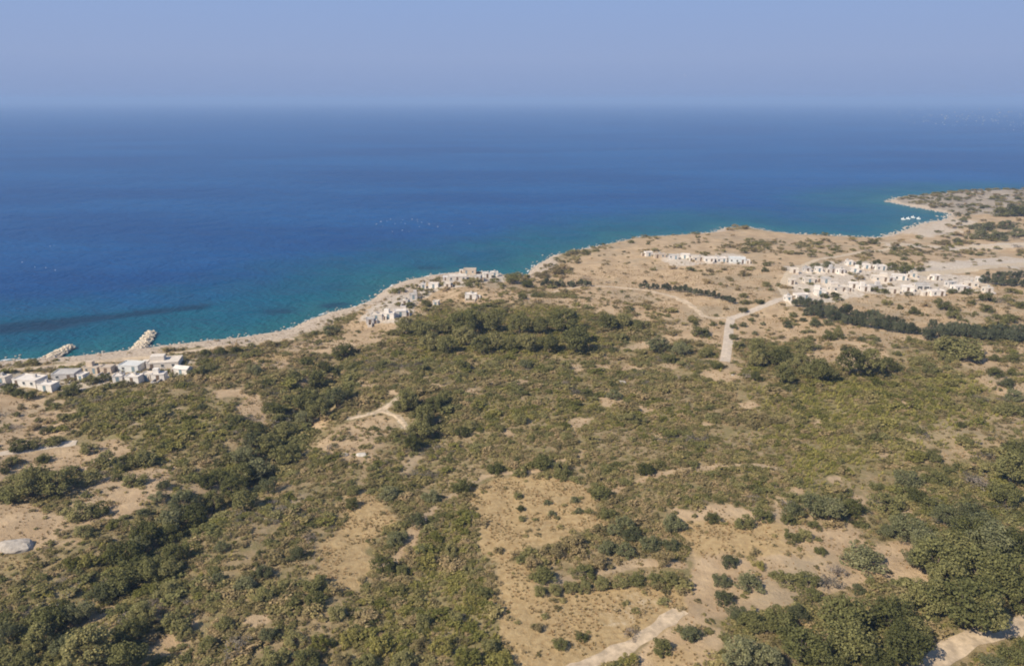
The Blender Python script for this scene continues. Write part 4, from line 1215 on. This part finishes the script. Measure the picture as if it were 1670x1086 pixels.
stone(28, 892, 64, 'long grey-white rock slab on the sandy clearing at the left edge', stone_m, .34, 1.6, 'rock_slab')
for i, (px, py, w, lab) in enumerate([
    (434, 846, 10, 'small white boulder below the bare triangular patch'), (697, 645, 6, 'left of two white boulders above the dark trees by the forked path'), (703, 645, 6, 'right of two white boulders above the dark trees by the forked path'),
    (978, 627, 14, 'pale boulder right of the dark bush on the middle slope'), (860, 616, 8, 'left pale boulder of the broken row on the middle slope'), (878, 618, 8, 'second pale boulder of the broken row on the middle slope'),
    (900, 614, 12, 'third and largest pale boulder of the broken row'), (917, 652, 10, 'pale boulder below the broken row of boulders'), (1012, 624, 22, 'long flat pale rock right of the broken row of boulders'), (508, 882, 11, 'grey boulder beside the left dry field'),
    (476, 884, 10, 'pale boulder left of the grey boulder by the dry field'), (112, 968, 26, 'large pale outcrop at the left of the dark gully'), (92, 985, 18, 'middle outcrop stone left of the gully'), (66, 985, 14, 'leftmost outcrop stone by the gully'),
    (130, 950, 16, 'upper outcrop stone left of the gully'), (322, 880, 8, 'upright pale stone below the gully trees'), (215, 884, 18, 'grey boulder above the dark gully trees'), (700, 680, 6, 'pale stone among the dark trees by the forked path'), (1195, 612, 8, 'pale stone below the concrete road end'),
    (757, 885, 6, 'thin pale stone in the yellow scrub'), (807, 945, 6, 'pale stone left of the dry field strip'), (560, 742, 20, 'pale rock ledge above the left dry field'), (590, 742, 22, 'bright rock ledge right of the other ledge above the left dry field')]):
    stone(px, py, w * .85, lab, pale_stone if i % 3 == 1 else stone_m, .34, 1.25)


def breakwater(pts, wpx, label):
    p = np.array(pts, float)
    X, Y = on_plane(p[:, 0], p[:, 1], .8)
    r = random.Random(int(p[0, 0]))
    root = link('breakwater', None, None, (X[0], Y[0], 0), label=label, category='breakwater', group='rock breakwaters')
    L = np.r_[0, np.cumsum(np.hypot(np.diff(X), np.diff(Y)))]
    dep = (0.8 - CAM_H) / rays(p[0, 0], p[0, 1])[2]
    half = wpx * dep / F_PX / 2
    tx, ty = (X[-1] - X[0]) / L[-1], (Y[-1] - Y[0]) / L[-1]
    core = MB()
    n = 8
    ring = []
    for i in range(n + 1):
        s = L[-1] * i / n
        cx, cy = np.interp(s, L, X) - X[0], np.interp(s, L, Y) - Y[0]
        hh = half * (1.1 - .45 * i / n) * (1 + r.uniform(-.1, .1))
        ring += [(cx - ty * hh, cy + tx * hh, -1.0), (cx - ty * hh * .45, cy + tx * hh * .45, 1.2), (cx + ty * hh * .45, cy - tx * hh * .45, 1.2), (cx + ty * hh, cy - tx * hh, -1.0)]
    core.add(ring, [(4 * i + k, 4 * i + k + 1, 4 * i + k + 5, 4 * i + k + 4) for i in range(n) for k in range(3)] + [(0, 3, 2, 1), (4 * n, 4 * n + 1, 4 * n + 2, 4 * n + 3)])
    link('core', core.mesh('core', tan_stone), root)
    metas = []
    for sd in range(4):
        bm = stone_mesh(sd + 50, 1, .75); me = bpy.data.meshes.new('rock'); bm.to_mesh(me); bm.free(); me.materials.append(tan_stone); metas.append(me)
    for i in range(290):
        s = L[-1] * r.random() ** .9; hh = half * (1.1 - .45 * s / L[-1]); q = r.uniform(-1, 1)
        cx, cy = np.interp(s, L, X) - X[0] - ty * hh * q, np.interp(s, L, Y) - Y[0] + tx * hh * q
        o = link('rock', metas[i % 4], root, (cx, cy, 1.35 - 1.5 * max(0, abs(q) - .4) + r.uniform(-.15, .2)))
        k = r.uniform(.30, .62); o.scale = (k * r.uniform(.8, 1.3), k, k * r.uniform(.7, 1)); o.rotation_euler = (r.uniform(-.4, .4), r.uniform(-.4, .4), r.uniform(0, 6))


breakwater([(50, 604), (80, 583), (115, 564)], 32, 'short rock breakwater at the left end of the beach')
breakwater([(198, 594), (225, 569), (247, 541)], 32, 'longer rock breakwater pointing out to sea near the white houses')

# shore rocks: far too many to count
sv, sf, o = [], [], 0
import bmesh
bases = []
for sd in range(4):
    bm = stone_mesh(sd + 80, 1, .6)
    bases.append((np.array([q.co[:] for q in bm.verts]), np.array([[l.index for l in fc.verts] for fc in bm.faces]))); bm.free()
for i in range(2, len(COAST) - 3):
    a, b = COAST[i], COAST[i + 1]
    L = np.hypot(*(b - a)); t = (b - a) / L; nr = np.array([-t[1], t[0]])
    for _ in range(int(min(L * 1.1, 160))):
        c = a + t * random.uniform(0, L) + nr * random.gauss(0, 2.2)
        bv, bf = bases[random.randrange(4)]
        k = random.uniform(.25, .8) * (1.0 + (i > 30) * .5)
        an = random.uniform(0, 6.28); ca_, sa_ = math.cos(an), math.sin(an)
        vv = np.stack([(bv[:, 0] * ca_ - bv[:, 1] * sa_), (bv[:, 0] * sa_ + bv[:, 1] * ca_), bv[:, 2]], -1) * k
        zz = max(-.1, float(height(np.array([c[0]]), np.array([c[1]]))[0]))
        vv += np.array([c[0], c[1], zz + .1 * k])
        sv.append(vv); sf.append(bf + o); o += len(vv)
link('shore_rocks', mesh_from('shore_rocks', np.concatenate(sv), np.concatenate(sf), stone_m), kind='stuff', label='rough pale rocks lining the whole shore')

# ------------------------------------------------------------------ boats and birds
hull_m = simple('white_hull', (.80, .80, .78), .35, .04)
deck_m = simple('boat_deck', (.45, .36, .25), .6, .1)


def boat(px, py, L, rz, label):
    X, Y = on_plane(float(px), float(py), .3)
    root = link('small_boat', None, None, (float(X), float(Y), 0), label=label, category='boat', group='boats in the bay')
    root.rotation_euler = (0, 0, rz)
    m = MB(); secs = []
    for s, w, zt in ((-.5, .30, .75), (-.2, .36, .72), (.15, .33, .8), (.38, .18, .95), (.5, .02, 1.1)):
        secs += [(s * L, -w * L * .5, zt), (s * L * .96, -w * L * .28, -.15), (s * L * .96, w * L * .28, -.15), (s * L, w * L * .5, zt)]
    m.add(secs, [(4 * i + k, 4 * i + k + 1, 4 * i + k + 5, 4 * i + k + 4) for i in range(4) for k in range(3)] + [(0, 3, 2, 1), (16, 17, 18, 19)])
    link('hull', m.mesh('hull', hull_m), root)
    m = MB(); m.add([(-.48 * L, -.14 * L, .6), (.3 * L, -.1 * L, .65), (.3 * L, .1 * L, .65), (-.48 * L, .14 * L, .6)], [(0, 1, 2, 3)]); link('deck', m.mesh('deck', deck_m), root)
    m = MB(); m.box(-.1 * L, .18 * L, -.09 * L, .09 * L, .66, 1.7, .12); cb_ = link('cabin', m.mesh('cabin', hull_m), root)
    m = MB(); m.box(.0, .15 * L, -.095 * L, .095 * L, 1.15, 1.45); link('windscreen', m.mesh('windscreen', glass), cb_)
    m = MB(); m.tube([(-.05 * L, 0, 1.6), (-.05 * L, 0, L * .75)], [.06, .04], 5); link('mast', m.mesh('mast', hull_m), root)


for i, (px, py, lab) in enumerate([(1473, 358, 'leftmost of four small white boats moored in the bay by the headland'), (1481, 357, 'second from left of the four small white boats in the bay'), (1489, 355, 'third from left of the four small white boats in the bay'),
                                   (1498, 357, 'rightmost of four small white boats, nearest the headland beach')]):
    boat(px, py, 3.3, random.uniform(-.5, 2.5), lab)

gull_w = simple('gull_white', (.62, .62, .61), .8, .04)
gull_shade = simple('gull_backlit_tone', (.30, .31, .33), .8, .06)  # backlit shade of gulls seen against the sky, put into the colour


def gull_mesh(seed):
    r = random.Random(seed)
    m = MB()
    m.tube([(0, -.30, 0), (0, -.18, .01), (0, .02, .0), (0, .17, .03), (0, .25, .05), (0, .31, .04)], [.02, .06, .085, .06, .05, .012], 6)
    m.add([(-.02, -.27, .01), (.02, -.27, .01), (.08, -.42, .0), (-.08, -.42, .0)], [(0, 1, 2, 3)])
    up = r.uniform(.08, .3)
    for s in (-1, 1):
        m.add([(s * .05, .12, .04), (s * .05, -.06, .04), (s * .32, -.02, .04 + up), (s * .32, .16, .05 + up), (s * .68, -.10, .04 + up * .75), (s * .66, -.04, .05 + up * .75)],
              [(0, 1, 2, 3), (3, 2, 4, 5)] if s > 0 else [(3, 2, 1, 0), (5, 4, 2, 3)])
    return m


GULLS = [gull_mesh(i).mesh('gull', gull_w) for i in range(3)] + [gull_mesh(9).mesh('gull', gull_shade)]


def gull(px, py, dist, label, group, grey=False, size=.6):  # grey picks the gull mesh with backlit shade in its colour
    dv = rays(float(px), float(py))
    p = np.array([0, 0, CAM_H]) + dv * dist
    if p[2] < 1.2:
        p = np.array([0, 0, CAM_H]) + dv * ((CAM_H - 1.2) / -dv[2])
    o = link('gull', GULLS[3] if grey else GULLS[random.randrange(3)], None, tuple(p), label=label, category='bird', group=group)
    o.rotation_euler = (random.uniform(-.3, .3), random.uniform(-.5, .5), random.uniform(0, 6.28))
    s = size * random.uniform(.85, 1.2)
    o.scale = (s, s, s)


for i, (px, py) in enumerate(sorted([(614, 366), (621, 362), (624, 368), (631, 361), (637, 358), (644, 365), (657, 359), (654, 363), (661, 365), (656, 376), (667, 378), (672, 358), (681, 358), (681, 362), (684, 370), (688, 363), (692, 374), (697, 363), (700, 366), (714, 370), (640, 378), (737, 368), (766, 365)])):
    gull(px, py, 330, f'white gull in the flock low over the middle sea, {ORD[i]} from left', 'gulls over the middle sea')
for i, (px, py) in enumerate(sorted([(36, 428), (75, 437), (90, 441), (57, 436), (82, 402), (88, 401)])):
    gull(px, py, 290, f'white gull low over the water near the left edge, {ORD[i]} from left', 'gulls over the left sea')
gull(1105, 124, 230, 'left of the two gulls flying high in the hazy sky', 'gulls high in the sky')
gull(1117, 124, 230, 'right of the two gulls flying high in the hazy sky', 'gulls high in the sky')
rg = random.Random(12)
for i in range(105):
    t = rg.random() ** .6
    px = 1450 + 222 * t
    py = 178 + 40 * rg.random() * (.4 + .6 * t) + (12 - 20 * t) * rg.random()
    gull(px, py, rg.uniform(300, 420), 'white gull in the wide scattered flock over the sea above the headland', 'gull flock above the headland', False, .6)
for i, (px, py) in enumerate(sorted([(1570, 142), (1601, 139), (1625, 134), (1631, 114), (1656, 116), (1644, 120), (1657, 128), (1665, 134), (1637, 134), (1647, 139), (1635, 139), (1666, 142), (1659, 150), (1652, 147), (1587, 139), (1629, 141), (1663, 122)])):
    gull(px, py, 330, f'gull painted backlit grey in the flock against the hazy sky, {ORD[i]} from left', 'gulls painted backlit grey against the sky', True)
